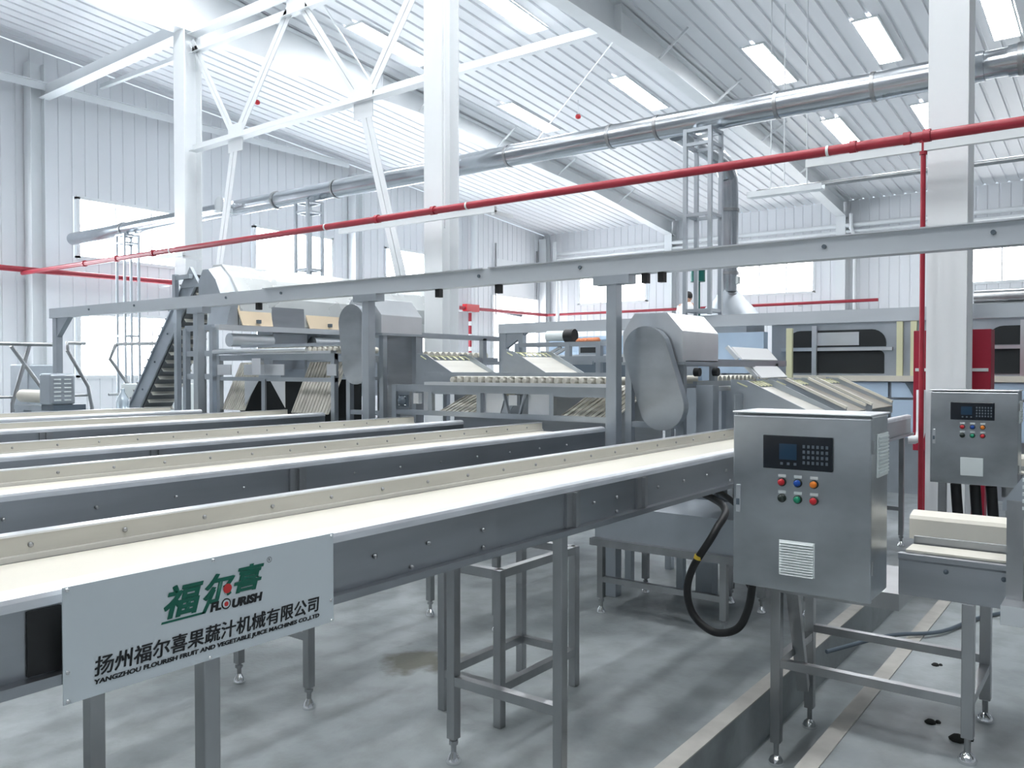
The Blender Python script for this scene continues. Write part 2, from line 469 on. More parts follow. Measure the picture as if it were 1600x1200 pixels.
tag(d.build('downpipe', M['white']), 'white rainwater pipe standing in the far corner', 'pipe', 'rainwater pipes')

def zbot(x):
    P = [(-14, 7.2), (3, 7.6), (14.65, 7.6), (19.3, 7.28), (22.7, 7.08), (28.25, 6.45)]
    for (a, za), (b, zb) in zip(P, P[1:]):
        if a <= x <= b:
            return za + (zb - za) * (x - a) / (b - a)
    return 6.45
def rafter(y, label, braces, wid=.30):
    t = thing('roof_rafter', label, 'rafter', (14, y, 7.6), 'roof rafters')
    xs = [3, 6, 8.5, 11, 14.65, 17, 19.3, 22.7, 25.5, 28.25]
    web = MB(); bf = MB()
    for a, b in zip(xs, xs[1:]):
        web.add([(a, y, zbot(a)), (b, y, zbot(b)), (b, y, roof(b) - .02), (a, y, roof(a) - .02)], [(0, 1, 2, 3)])
        for d0, d1, bm in ((0, -.022, bf),):
            vs = [(a, y - wid / 2, zbot(a)), (b, y - wid / 2, zbot(b)), (b, y + wid / 2, zbot(b)), (a, y + wid / 2, zbot(a)),
                  (a, y - wid / 2, zbot(a) + d1), (b, y - wid / 2, zbot(b) + d1), (b, y + wid / 2, zbot(b) + d1), (a, y + wid / 2, zbot(a) + d1)]
            bm.add(vs, [(0, 1, 2, 3), (7, 6, 5, 4), (0, 4, 5, 1), (1, 5, 6, 2), (2, 6, 7, 3), (3, 7, 4, 0)])
        bf.add([(a, y - wid / 2, roof(a) - .04), (b, y - wid / 2, roof(b) - .04), (b, y + wid / 2, roof(b) - .04), (a, y + wid / 2, roof(a) - .04)], [(0, 1, 2, 3)])
    web.build('web', M['white'], t); bf.build('flange', M['white'], t)
    for x in braces:
        MB().bar((x, y - .14, zbot(x) + .02), (x, y - .75, roof(x) - .02), .04).build('flange_brace', M['white'], t)
    for x in (13.4,):
        MB().box(x - .01, x + .01, y - wid / 2, y + wid / 2, zbot(x), roof(x) - .04).build('stiffener', M['white'], t)
rafter(CY[1], 'white roof rafter running from the top centre down to the back wall', [11.6, 14.9, 17.6, 20.5, 23.5])
rafter(CY[2], 'white roof rafter passing over the diagonal bracing behind the middle column', [10.4, 14.6, 17.6, 20.5, 24])
g = MB()
xs = [3, 10, 20, 28.2]
g.box(3, 17.4, YL - .46, YL - .365, 7.76, 7.78).box(3, 17.4, YL - .42, YL - .41, 7.6, 7.76)
tag(g.build('gable_girt', M['white']), 'long white rail along the top of the left wall', 'beam')

def strut(p, q, label, w=.15, name='tie_strut', cat='strut'):
    b = MB(); p = Vector(p); q = Vector(q); d = (q - p).normalized()
    side = d.cross(Vector((0, 0, 1)))
    side = side.normalized() if side.length > .1 else Vector((0, 1, 0))
    b.bar(p, q, w, .012); b.bar(p + Vector((0, 0, w * .6)), q + Vector((0, 0, w * .6)), .012, w * 1.2)
    return tag(b.build(name, M['white']), label, cat, 'bracing struts')
strut((13.4, CY[1], 7.7), (13.4, CY[2], 7.7), 'white tie strut between the two rafters above the duct')
strut((9.9, CY[2] + .2, 7.95), (9.9, YL - .3, 8.0), 'thin white tie from left column to left wall, the lower one', .09)
strut((8.65, CY[2] + .2, 7.55), (8.65, YL - .3, 7.45), 'thick white tie beam from left column to left wall', .24)

# vertical bracing bay between the left and the middle column
bx = 8.67
br = thing('column_bracing', 'white diagonal bracing frame between the left and middle columns', 'bracing', (bx, 10.7, 0))
def angle(b, p, q, w=.13, t=.012):
    """pair of angles back to back with a thin gap"""
    p = Vector(p); q = Vector(q); d = (q - p).normalized(); s_ = d.cross(Vector((1, 0, 0))).normalized() * (w * .27)
    for k in (-1, 1):
        b.bar(p + s_ * k, q + s_ * k, w * .46, t, ref=(1, 0, 0))
        b.bar(p + s_ * k * .25 + Vector((.03, 0, 0)), q + s_ * k * .25 + Vector((.03, 0, 0)), .01, .06, ref=(1, 0, 0))
n1 = (bx, 12.32, 5.46); n2 = (bx, 9.2, 5.46)
for nm, p, q, w in (('middle_strut', (bx, 13.58, 5.44), (bx, 7.84, 5.52), .17), ('top_strut', (bx, 13.58, 7.5), (bx, 7.84, 7.5), .2), ('lower_top_strut', (bx, 13.58, 7.18), (bx, 7.84, 7.18), .12),
                   ('diagonal', (bx, 13.6, 7.4), n1, .14), ('diagonal', n1, (bx, 10.78, 7.4), .2), ('diagonal', (bx, 10.68, 7.4), n2, .16), ('diagonal', n2, (bx, 7.84, 7.3), .2),
                   ('leg', n1, (bx, 13.5, .3), .2), ('leg', n2, (bx, 7.86, .9), .2)):
    b = MB()
    if 'strut' in nm:
        b.bar(p, q, w, .012); b.bar(Vector(p) + Vector((0, 0, .06)), Vector(q) + Vector((0, 0, .06)), .012, .12)
    else:
        angle(b, p, q, w)
    b.build(nm, M['white'], br)
MB().box(bx - .008, bx + .008, 12.12, 12.52, 5.25, 5.72).build('gusset_plate', M['white'], br)
MB().box(bx - .008, bx + .008, 9.0, 9.4, 5.25, 5.72).build('gusset_plate', M['white'], br)
MB().box(bx - .008, bx + .008, 10.5, 10.95, 7.2, 7.5).build('gusset_plate', M['white'], br)

rod = MB().tube((13.6, CY[1] + .1, 7.62), (19.0, CY[2] - .1, 7.55), .018, 8)
tag(rod.build('bracing_rod', M['white']), 'thin white roof brace rod slanting below the roof sheet right of the middle column', 'rod', 'roof brace rods')
rod = MB().tube((13.4, CY[2] - .1, 7.6), (9.2, 11.0, 7.9), .018, 8)
tag(rod.build('bracing_rod', M['white']), 'thin white brace rod beside the right leg of the diagonal bracing', 'rod', 'roof brace rods')
tag(MB().tube((8.3, 7.28, 3.4), (8.3, 7.28, 8.4), .014, 8).build('conduit', M['white']), 'thin white conduit running down beside the middle column', 'conduit')

def detector(x, y, drop, label):
    z = roof(x)
    t = thing('fire_detector', label, 'detector', (x, y, z), 'red fire detectors')
    MB().tube((x, y, z), (x, y, z - drop), .008, 6).build('stem', M['white'], t)
    MB().lathe((x, y, z - drop - .1), [(.02, 0), (.06, .02), (.07, .06), (.05, .1), (.02, .11)], 12).build('head', M['bred'], t)
detector(16.9, 10.65, .35, 'small red detector hanging under the roof near the second rafter')
detector(12.4, 11.1, .2, 'small red detector beside the middle column top')
detector(12.5, 16.9, .3, 'small red detector hanging in the corner right of the left column')

# ------------------------------------------------------------------ services: duct, red pipe, rails
DX, DZ, DR = 9.2, 4.46, .145
t = thing('exhaust_duct', 'long silver exhaust duct hung across the whole hall', 'duct', (DX, 8, DZ))
MB().tube((DX, 19.1, DZ), (DX, 10.4, DZ), DR * .93, 24).build('duct_run', M['galv'], t)
MB().tube((DX, 10.35, DZ), (DX, 1.2, DZ), DR, 24).build('duct_run', M['galv'], t)
MB().tube((DX, 1.0, DZ), (DX, -3, DZ), DR * 1.02, 24).build('duct_run', M['galv'], t)
MB().tube((DX, 1.25, DZ), (DX, .98, DZ), DR * .9, 24).build('reducer', M['galv'], t)
for y in (16.9, 14.6, 11.9, 10.38, 8.0, 6.9, 5.3, 4.65, 3.2, 2.2, .9):
    MB().tube((DX, y - .02, DZ), (DX, y + .02, DZ), DR * 1.06, 24).build('joint_collar', M['steel_tube'], t)
MB().tube((DX - .3, 13.1, DZ + .02), (DX, 13.1, DZ), DR * .9, 20).tube((DX - .33, 13.1, DZ + .02), (DX - .3, 13.1, DZ + .02), DR * .98, 20).build('branch_stub', M['chrome'], t)
# branch to the vertical stack
t2 = thing('exhaust_stack', 'vertical silver duct with conical hood beside the tower frame', 'duct', (10.9, 4.46, 2.2))
MB().path([(DX + .1, 4.46, DZ - .05), (10.5, 4.46, DZ - .12), (10.8, 4.46, DZ - .25), (10.9, 4.46, DZ - .55), (10.9, 4.46, 2.6)], .125, 18, 6).build('stack_pipe', M['galv'], t2)
for z in (3.7, 3.0, 2.85, 2.55):
    MB().tube((10.9, 4.46, z - .02), (10.9, 4.46, z + .02), .14, 18).build('joint_collar', M['steel_tube'], t2)
MB().lathe((10.9, 4.46, 2.2), [(.52, 0), (.5, .03), (.14, .4), (.125, .42)], 4).build('hood_cone', M['steel_grey'], t2)
MB().box(10.5, 11.15, 4.05, 4.92, .0, 2.2).build('hood_box', M['steel_grey'], t2)
MB().box(10.86, 10.94, 4.31, 4.34, 2.7, 2.8).build('damper_plate', M['plastic'], t2)

# square tower of four thin tubes carrying the duct
def tower(x, y, z0, z1, label, s=.15):
    t = thing('duct_tower', label, 'support frame', (x, y, z0), 'duct support towers')
    for i in (-1, 1):
        for j in (-1, 1):
            MB().box(x + i * s - .022, x + i * s + .022, y + j * s - .022, y + j * s + .022, z0, z1).build('leg', M['steel_grey'], t)
    for z in (z1 - .02, z1 - .18, (z0 + z1) / 2 + .08, z0 + .05):
        b = MB()
        for i in (-1, 1):
            b.bar((x - s, y + i * s, z), (x + s, y + i * s, z), .035); b.bar((x + i * s, y - s, z), (x + i * s, y + s, z), .035)
        b.build('crossbars', M['steel_grey'], t)
tower(9.07, 4.02, 2.17, 4.29, 'four legged grey tower carrying the duct, right of centre')
tower(9.1, 10.95, 1.9, 4.3, 'pale four legged tower under the duct above the drum machine')
tower(9.1, 16.6, 0, 4.3, 'pale four legged tower in front of the far left window')

RX, RZ, RR = 8.12, 3.6, .045
t = thing('fire_pipe', 'long red fire main crossing the hall in front of the columns', 'pipe', (RX, 8, RZ))
MB().tube((RX, YL - .44, RZ), (RX, -3, RZ), RR, 18).build('pipe_run', M['red'], t)
for y in (16.4, 15.2, 13.95, 8.35, 7.32, 2.12, 1.66, 1.5, -1.0):
    MB().tube((RX, y - .03, RZ), (RX, y + .03, RZ), RR * 1.35, 18).build('coupling', M['red'], t)
for y in (13.4, 9.4, 6.75, 2.35):
    MB().tube((RX, y - .012, RZ), (RX, y + .012, RZ), RR * 1.15, 14).build('clamp', M['plastic'], t)
MB().tube((RX, 1.53, RZ), (RX, 1.53, RZ - .16), .032, 14).tube((RX, 1.53, RZ - .16), (RX, 1.53, 0), .022, 14).build('drop_pipe', M['red'], t)
def bracket(y0, y1, label):
    tag(MB().box(RX - .02, RX + .36, y0, y0 + .05, RZ - .16, RZ - .11).box(RX - .03, RX + .02, y0, y1, RZ - .13, RZ - .06).build('pipe_bracket', M['white']), label, 'bracket', 'pipe brackets')
bracket(6.3, 9.1, 'white angle bracket under the red pipe at the middle column')
bracket(-1.0, 2.55, 'white angle bracket under the red pipe at the right column')
bracket(13.0, 14.1, 'white angle bracket under the red pipe at the left column')
t = thing('back_fire_pipe', 'thin red fire pipe running along the back wall under its windows', 'pipe', (28.0, 13, 3.72))
MB().tube((27.84, YL - .9, 3.72), (27.84, 6.5, 3.72), .05, 12).build('pipe_run', M['red'], t)
for y in (18, 15, 12, 9):
    MB().box(27.82, 28.275, y - .02, y + .02, 3.64, 3.67).build('wall_bracket', M['white'], t)
t = thing('side_fire_pipe', 'red fire pipe running along the left wall under its upper windows', 'pipe', (18, YL - .5, 3.66))
MB().tube((3, YL - .5, 3.66), (27.84, YL - .5, 3.72), .06, 12).tube((27.84, YL - .5, 3.72), (27.84, YL - .85, 3.72), .05, 12).build('pipe_run', M['red'], t)
for x in (5, 11.5, 15, 18.8, 22.6):
    MB().box(x - .02, x + .02, YL - .5, YL - .025, 3.58, 3.61).build('wall_bracket', M['white'], t)
b = MB()
for k in range(8):
    b.tube((23.0, YL - .5, .1 + .45 * k), (23.0, YL - .5, .4 + .45 * k), .06, 10)
b.build('riser', M['red'], t)
MB().tube((23.0, YL - .5, 0), (23.0, YL - .5, 3.7), .05, 10).build('riser_sleeve', M['white'], t)
MB().box(22.7, 23.4, YL - .6, YL - .4, 3.6, 3.85).build('valve', M['bred'], t)
tag(MB().tube((23.5, YL - .25, 0), (23.5, YL - .25, 7.3), .11, 12).build('rain_pipe', M['white']), 'white vertical pipe on the left wall right of the middle column', 'pipe')
# rear pipe high on the right with a small white light fitting under it
t = thing('steam_pipe', 'thin grey pipe high at right behind the right column', 'pipe', (15, 3, 4.78))
MB().tube((15, 5.6, 4.78), (15, -1, 4.78), .045, 12).build('pipe_run', M['steel_tube'], t)
for y in (5.1, 4.7, 2.6, .9):
    MB().tube((15, y, 4.8), (15, y, roof(15)), .012, 6).build('hanger', M['white'], t)
t = thing('cable_tray', 'white cable tray hanging left of the steam pipe end', 'tray', (14.6, 5.1, 4.6))
MB().box(14.5, 14.7, 4.3, 5.6, 4.6, 4.62).box(14.5, 14.51, 4.3, 5.6, 4.62, 4.7).box(14.69, 14.7, 4.3, 5.6, 4.62, 4.7).build('tray_body', M['white'], t)
MB().tube((14.6, 5.2, 4.62), (14.6, 5.2, roof(14.6)), .01, 6).build('hanger', M['white'], t)
for z, r, l in ((6.15, .07, 'upper white pipe along the top of the back wall'), (5.95, .05, 'lower thin white pipe along the top of the back wall')):
    tag(MB().tube((28.0, 18.7, z), (28.0, -8, z), r, 12).build('eave_pipe', M['white']), l, 'pipe', 'pipes along the back wall')

# overhead rail on T posts
t = thing('overhead_rail', 'long grey overhead channel rail on T shaped posts', 'rail', (5.0, 5, 0))
MB().box(4.95, 5.05, -2.6, 10.9, 2.185, 2.305).build('channel', M['rail'], t)
MB().box(4.925, 5.075, -2.6, 3.9, 2.305, 2.312).build('cap_strip', M['steel_bright'], t)
MB().box(4.925, 5.075, 3.95, 6.6, 2.305, 2.312).build('cap_strip', M['steel_bright'], t)
for y in (2.86, 5.25, 7.75):
    p = MB().box(4.96, 5.04, y - .04, y + .04, .0, 2.13).build('post', M['steel_grey'], t, .004)
    MB().box(4.95, 5.05, y - .14, y + .14, 2.125, 2.185).build('head_bracket', M['steel_grey'], p)
p = MB().box(4.96, 5.04, 10.74, 10.84, .0, 2.185).build('post', M['steel_grey'], t, .004)
MB().prism([(10.45, 2.185), (10.74, 2.185), (10.74, 1.95)], 'x', 4.97, 5.03).build('knee_plate', M['steel_grey'], p)
for y in (9.9, 8.9, 7.2, 6.35, 4.0, 3.1, 1.45, .6):
    MB().tube((4.94, y, 2.255), (4.953, y, 2.255), .013, 8).build('bolt', M['key'], t)
for y in (6.75, 4.45, 3.85, 2.62, 2.5):
    MB().box(4.975, 5.025, y - .02, y + .02, 2.12, 2.185).build('hook_block', M['black'], t)
# second rail behind
t = thing('rear_rail', 'second grey overhead rail behind, under the tower frame', 'rail', (9.0, 4, 0))
MB().box(8.95, 9.05, -2.5, 6.9, 2.03, 2.16).build('channel', M['rail'], t)
p = MB().box(8.96, 9.04, 6.78, 6.9, .0, 2.1).build('post', M['steel_grey'], t)
MB().prism([(6.45, 2.03), (6.78, 2.03), (6.78, 1.83)], 'x', 8.97, 9.03).build('knee_plate', M['steel_grey'], p)
MB().box(8.96, 9.04, 6.5, 6.58, .0, 2.03).build('post', M['steel_grey'], t)
MB().box(8.96, 9.04, 3.86, 3.96, .0, 2.03).build('post', M['steel_grey'], t)

# hydrant cabinet behind the right column and the pale drain pipe in front of it
t = thing('hydrant_cabinet', 'red fire hydrant cabinet standing behind the right column', 'cabinet', (9.1, 1.43, 0))
MB().box(9.0, 9.25, 1.1, 1.77, .75, 1.93).build('body', M['redbox'], t, .006)
MB().box(8.985, 9.0, 1.12, 1.75, 1.53, 1.56).build('door_strip', M['plastic'], t)
MB().box(9.05, 9.2, 1.15, 1.72, 0, .75).build('pedestal', M['redbox'], t)
tag(MB().path([(8.43, 1.59, 1.36), (8.43, 1.59, .98), (8.42, 1.60, .92), (8.40, 1.64, .90), (8.39, 1.69, .90)], .04, 12).build('drain_pipe', M['white']), 'short white drain pipe with elbow at the foot of right column', 'pipe')

# ------------------------------------------------------------------ belt conveyors
def foot(parent, x, y, zt):
    """levelling foot under a leg"""
    b = MB().tube((x, y, .03), (x, y, zt), .011, 8).tube((x, y, .075), (x, y, .09), .019, 6)
    o = b.build('levelling_stud', M['steel_tube'], parent)
    MB().lathe((x, y, 0), [(.030, 0), (.031, .010), (.021, .028), (.014, .04), (.011, .045)], 14).build('foot_pad', M['chrome'], parent)
    return o

def conveyor(yn, yf, x0, x1, legs, joints, label, bolts, gb, dark=()):
    t = thing('belt_conveyor', label, 'conveyor', ((x0 + x1) / 2, (yn + yf) / 2, 0), 'long belt conveyors side by side')
    # near side: folded channel
    MB().prism([(yn, .985), (yn - .028, .985), (yn - .028, .965), (yn + .03, .965), (yn + .03, .969), (yn + .004, .969), (yn + .004, 1.125), (yn, 1.125)],
               'x', x0, x1).build('side_panel', M['steel'], t)
    MB().prism([(yn - .004, 1.112), (yn + .004, 1.112), (yn + .004, 1.125), (yn + .03, 1.125), (yn + .03, 1.112), (yn + .038, 1.112), (yn + .038, 1.142), (yn + .03, 1.146), (yn + .008, 1.143), (yn - .001, 1.136), (yn - .004, 1.128)],
               'x', x0, x1).build('edge_lip', M['lip'], t)
    MB().prism([(yf, .985), (yf + .028, .985), (yf + .028, .965), (yf - .03, .965), (yf - .03, .969), (yf - .004, .969), (yf - .004, 1.1), (yf, 1.1)], 'x', x0, x1).build('side_panel', M['steel'], t)
    # far side guard: cream inner strip with a bright folded top
    MB().prism([(yf - .046, 1.094), (yf - .042, 1.106), (yf - .034, 1.108), (yf - .032, 1.152), (yf - .004, 1.152), (yf - .004, 1.094)], 'x', x0, x1).build('side_guard', M['guard'], t)
    MB().prism([(yf - .034, 1.152), (yf + .004, 1.152), (yf + .004, 1.05), (yf + .008, 1.05), (yf + .008, 1.157), (yf - .034, 1.157)], 'x', x0, x1).build('guard_cap', M['steel_bright'], t)
    b = MB().box(x0 + .03, x1 - .03, yn + .040, yf - .052, 1.086, 1.094)
    b.box(x0 + .03, x1 - .03, yn + .036, yf - .048, .995, 1.0)
    b.tube((x1 - .05, yn + .036, 1.044), (x1 - .05, yf - .048, 1.044), .05, 16)
    b.tube((x0 + .05, yn + .036, 1.044), (x0 + .05, yf - .048, 1.044), .05, 16)
    b.build('belt', M['cream'], t)
    for x in joints:
        MB().box(x - .045, x + .045, yn - .010, yn, .986, 1.11).box(x - .006, x + .006, yn - .024, yn - .010, .986, 1.11).build('joint_angle', M['steel_tube'], t)
    for x0_, x1_ in dark:
        MB().box(x0_, x1_, yn - .006, yn - .001, .988, 1.108).build('joint_cover', M['black'], t)
    first = None
    locs = [(x, yn - .004, 1.053) for x in bolts[0]] + [(x, yn - .004, .998) for x in bolts[1]] + [(x, yf - .033, 1.128) for x in gb]
    for l in locs:
        if first is None:
            first = MB().lathe(l, [(.0065, .002), (.0065, -.003), (.004, -.006), (.001, -.0065)], 10, 'y').build('bolt', M['steel_tube'], t, origin=l)
        else:
            copies(first, t, [(l[0] - t.location.x, l[1] - t.location.y, l[2])])
    for x in legs:
        for y, s_ in ((yn + .022, 1), (yf - .022, -1)):
            lg = MB().box(x - .02, x + .02, y - .02, y + .02, .098, .966).build('leg', M['steel_tube'], t, .003)
            foot(lg, x, y, .1)
        MB().bar((x, yn + .042, .33), (x, yf - .042, .33), .036).build('stretcher', M['steel_tube'], t)
        MB().bar((x, yn + .03, .95), (x, yf - .03, .95), .03).build('crossbar', M['steel_tube'], t)
    return t

def frange(a, b, s):
    out = []
    while a < b:
        out.append(a); a += s
    return out
GB = lambda a, b: frange(a, b, .235)
conveyor(1.62, 2.165, -1.6, 8.15, (-.4, 1.075, 2.49, 5.3, 7.9), (2.53, 3.05), 'front belt conveyor carrying the company sign, nearest to the viewer',
         ([.60, 1.56, 1.77, 2.02, 2.68, 2.85, 3.2, 3.45, 3.7, 3.93], [1.7, 2.02, 2.85, 3.98]), GB(.45, 5.2), ((.69, .75),))
conveyor(3.0, 3.57, -1.6, 5.12, (-.3, 1.1, 2.5, 3.9), (2.42,), 'second belt conveyor, just behind the one with the sign',
         (frange(.9, 4.8, .31), frange(1.1, 4.8, .62)), GB(1.4, 5.0))
conveyor(4.3, 4.87, -1.6, 5.12, (1.1, 2.5, 3.9), (2.52,), 'third belt conveyor, in the middle of the five', (frange(1.5, 4.8, .31), []), GB(2.0, 5.0))
conveyor(6.1, 6.68, -1.6, 5.25, (1.1, 2.5, 4.1), (2.74,), 'fourth belt conveyor from the front, before the drum machine', (frange(2.2, 5, .4), []), [])
conveyor(7.55, 8.15, -1.6, 4.9, (2.5, 4.1), (), 'rearmost belt conveyor with grey sides, furthest from the viewer', ([], []), [])

# ------------------------------------------------------------------ sign plate on the front conveyor
def text_mesh(body, name, m, parent, x, z, y, width, height, shear=0.0, offset=0.0, bold=0.0):
    cu = bpy.data.curves.new(name, 'FONT'); cu.body = body; cu.size = 1.0; cu.shear = shear; cu.offset = offset; cu.extrude = .0
    cu.resolution_u = 3
    o = bpy.data.objects.new(name, cu); COL.objects.link(o)
    dg = bpy.context.evaluated_depsgraph_get(); dg.update()
    me = bpy.data.meshes.new_from_object(o.evaluated_get(dg))
    bpy.data.objects.remove(o, do_unlink=True); bpy.data.curves.remove(cu)
    xs = [v.co.x for v in me.vertices]; ys = [v.co.y for v in me.vertices]
    x0, x1, y0, y1 = min(xs), max(xs), min(ys), max(ys)
    for v in me.vertices:
        v.co = Vector(((v.co.x - x0) / (x1 - x0) * width, 0, (v.co.y - y0) / (y1 - y0) * height))
    if bold:                                              # thicker strokes: the same outlines set again a hair to the side
        bm = bmesh.new(); bm.from_mesh(me); src = list(bm.verts) + list(bm.edges) + list(bm.faces)
        for k, (dx, dz) in enumerate(((bold, 0), (0, bold * .7), (bold, bold * .7))):
            g = bmesh.ops.duplicate(bm, geom=src)['geom']
            for e in g:
                if isinstance(e, bmesh.types.BMVert): e.co += Vector((dx, -.0003 * (k + 1), dz))
        bm.to_mesh(me); bm.free()
    me.name = name; me.materials.clear(); me.materials.append(m)
    q = bpy.data.objects.new(name, me); COL.objects.link(q); q.parent = parent
    off = Vector((0, 0, 0)); p = parent
    while p: off += p.location; p = p.parent
    q.location = Vector((x, y, z)) - off
    return q
SY = 1.588
sg = thing('sign_plate', 'grey metal company sign with green and black lettering on front conveyor', 'sign', (1.066, SY, .926))
MB().box(.740, 1.392, SY, SY + .003, .926, 1.146).build('plate', M['signplate'], sg, .001)
for x, z in ((.748, 1.14), (.748, .986), (1.046, .932), (1.055, 1.139), (1.382, .981), (1.384, 1.139), (.748, .932), (1.384, .93)):
    MB().lathe((x, SY, z), [(.0042, 0), (.004, -.0022), (.002, -.0034), (.0005, -.0036)], 10, 'y').build('screw', M['chrome'], sg)
tp = SY - .0006
lg = text_mesh('福', 'logo_character', M['green'], sg, .940, 1.037, tp, .090, .066, .24, .022, .0018)
for ch, x, z, w, h in (('尔', 1.030, 1.047, .078, .061), ('喜', 1.106, 1.055, .078, .058)):
    text_mesh(ch, 'logo_character', M['green'], sg, x, z, tp, w, h, .24, .022, .0018)['label'] = 'large slanted green character'
lg['label'] = 'large slanted green character'
MB().add([(.934, tp, 1.0295), (1.032, tp, 1.0295), (1.036, tp, 1.034), (.936, tp, 1.034)], [(0, 1, 2, 3)]).add([(1.026, tp, 1.0295), (1.036, tp, 1.0295), (1.062, tp, 1.075), (1.052, tp, 1.075)], [(0, 1, 2, 3)]).build('logo_underline', M['green'], sg)
ap = MB().lathe((1.0895, SY - .0018, 1.072), [(.0105, 0), (.0105, -.0004)], 20, 'y')
apo = ap.build('apple_mark', M['apple'], sg); apo['label'] = 'small red apple'
MB().add([(1.089, tp - .0016, 1.0835), (1.097, tp - .0016, 1.089), (1.091, tp - .0016, 1.081)], [(0, 1, 2)]).build('apple_leaf', M['green'], sg)
text_mesh('FL', 'logo_lettering', M['ink'], sg, 1.047, 1.029, tp, .026, .0195, .18, .04, .0012)
MB().lathe((1.0865, tp, 1.039), [(.0118, 0), (.0118, -.0003)], 24, 'y').build('letter_ring', M['ink'], sg)
MB().lathe((1.0865, tp - .0003, 1.039), [(.0088, 0), (.0088, -.0003)], 24, 'y').build('letter_ring_centre', M['signplate'], sg)
MB().lathe((1.0868, tp - .0006, 1.0385), [(.0052, 0), (.0052, -.0003)], 16, 'y').build('apple_mark', M['apple'], sg)
text_mesh('URISH', 'logo_lettering', M['ink'], sg, 1.101, 1.0255, tp, .079, .0195, .18, .04, .0012)
ring = MB(); NR = 24
for k in range(NR):
    a0, a1 = 2 * math.pi * k / NR, 2 * math.pi * (k + 1) / NR
    ring.add([(1.2005 + r * math.cos(a), tp, 1.1145 + r * math.sin(a)) for r, a in ((.0056, a0), (.0066, a0), (.0066, a1), (.0056, a1))], [(0, 1, 2, 3)])
ring.build('registered_ring', M['ink'], sg)
text_mesh('R', 'registered_letter', M['ink'], sg, 1.1982, 1.111, tp, .005, .007)
text_mesh('扬州福尔喜果蔬汁机械有限公司', 'company_characters', M['ink'], sg, .798, .9635, tp, .546, .0365, .10, .004, .0012)
text_mesh('YANGZHOU FLOURISH FRUIT AND VEGETABLE JUICE MACHINES CO.,LTD', 'english_lettering', M['ink'], sg, .797, .9455, tp, .548, .0122, .12, .025, .0005)

# ------------------------------------------------------------------ free standing frame under the front conveyor
t = thing('steel_trestle', 'small four legged steel trestle standing on the floor under the front conveyors', 'trestle', (3.15, 2.35, 0))
A = (2.86, 2.52); B = (2.86, 2.20); Cc = (3.46, 2.20); D = (3.46, 2.52)
for p in (A, B, Cc, D):
    MB().box(p[0] - .02, p[0] + .02, p[1] - .02, p[1] + .02, 0, .685).build('leg', M['steel_tube'], t, .003)
for z, nm in ((.667, 'top_rail'), (.17, 'stretcher')):
    for p, q in ((A, B), (B, Cc), (Cc, D), (D, A)):
        MB().bar((*p, z), (*q, z), .036).build(nm, M['steel_tube'], t)

# low drip tray table under the sorting machines
t = thing('drip_tray_table', 'low steel tray table on legs behind the hose under the front conveyor', 'table', (4.9, 2.5, 0))
MB().box(4.62, 5.24, 1.72, 2.78, .47, .68).build('tray', M['steel_grey'], t)
MB().box(4.57, 4.62, 1.7, 2.79, .43, .475).build('front_rail', M['steel_tube'], t)
for x, y in ((4.60, 1.9), (4.60, 2.72), (5.2, 1.9), (5.2, 2.72)):
    l_ = MB().box(x - .02, x + .02, y - .02, y + .02, .1, .47).build('leg', M['steel_tube'], t); foot(l_, x, y, .1)
MB().bar((4.60, 1.92, .22), (4.60, 2.70, .22), .035).build('stretcher', M['steel_tube'], t)

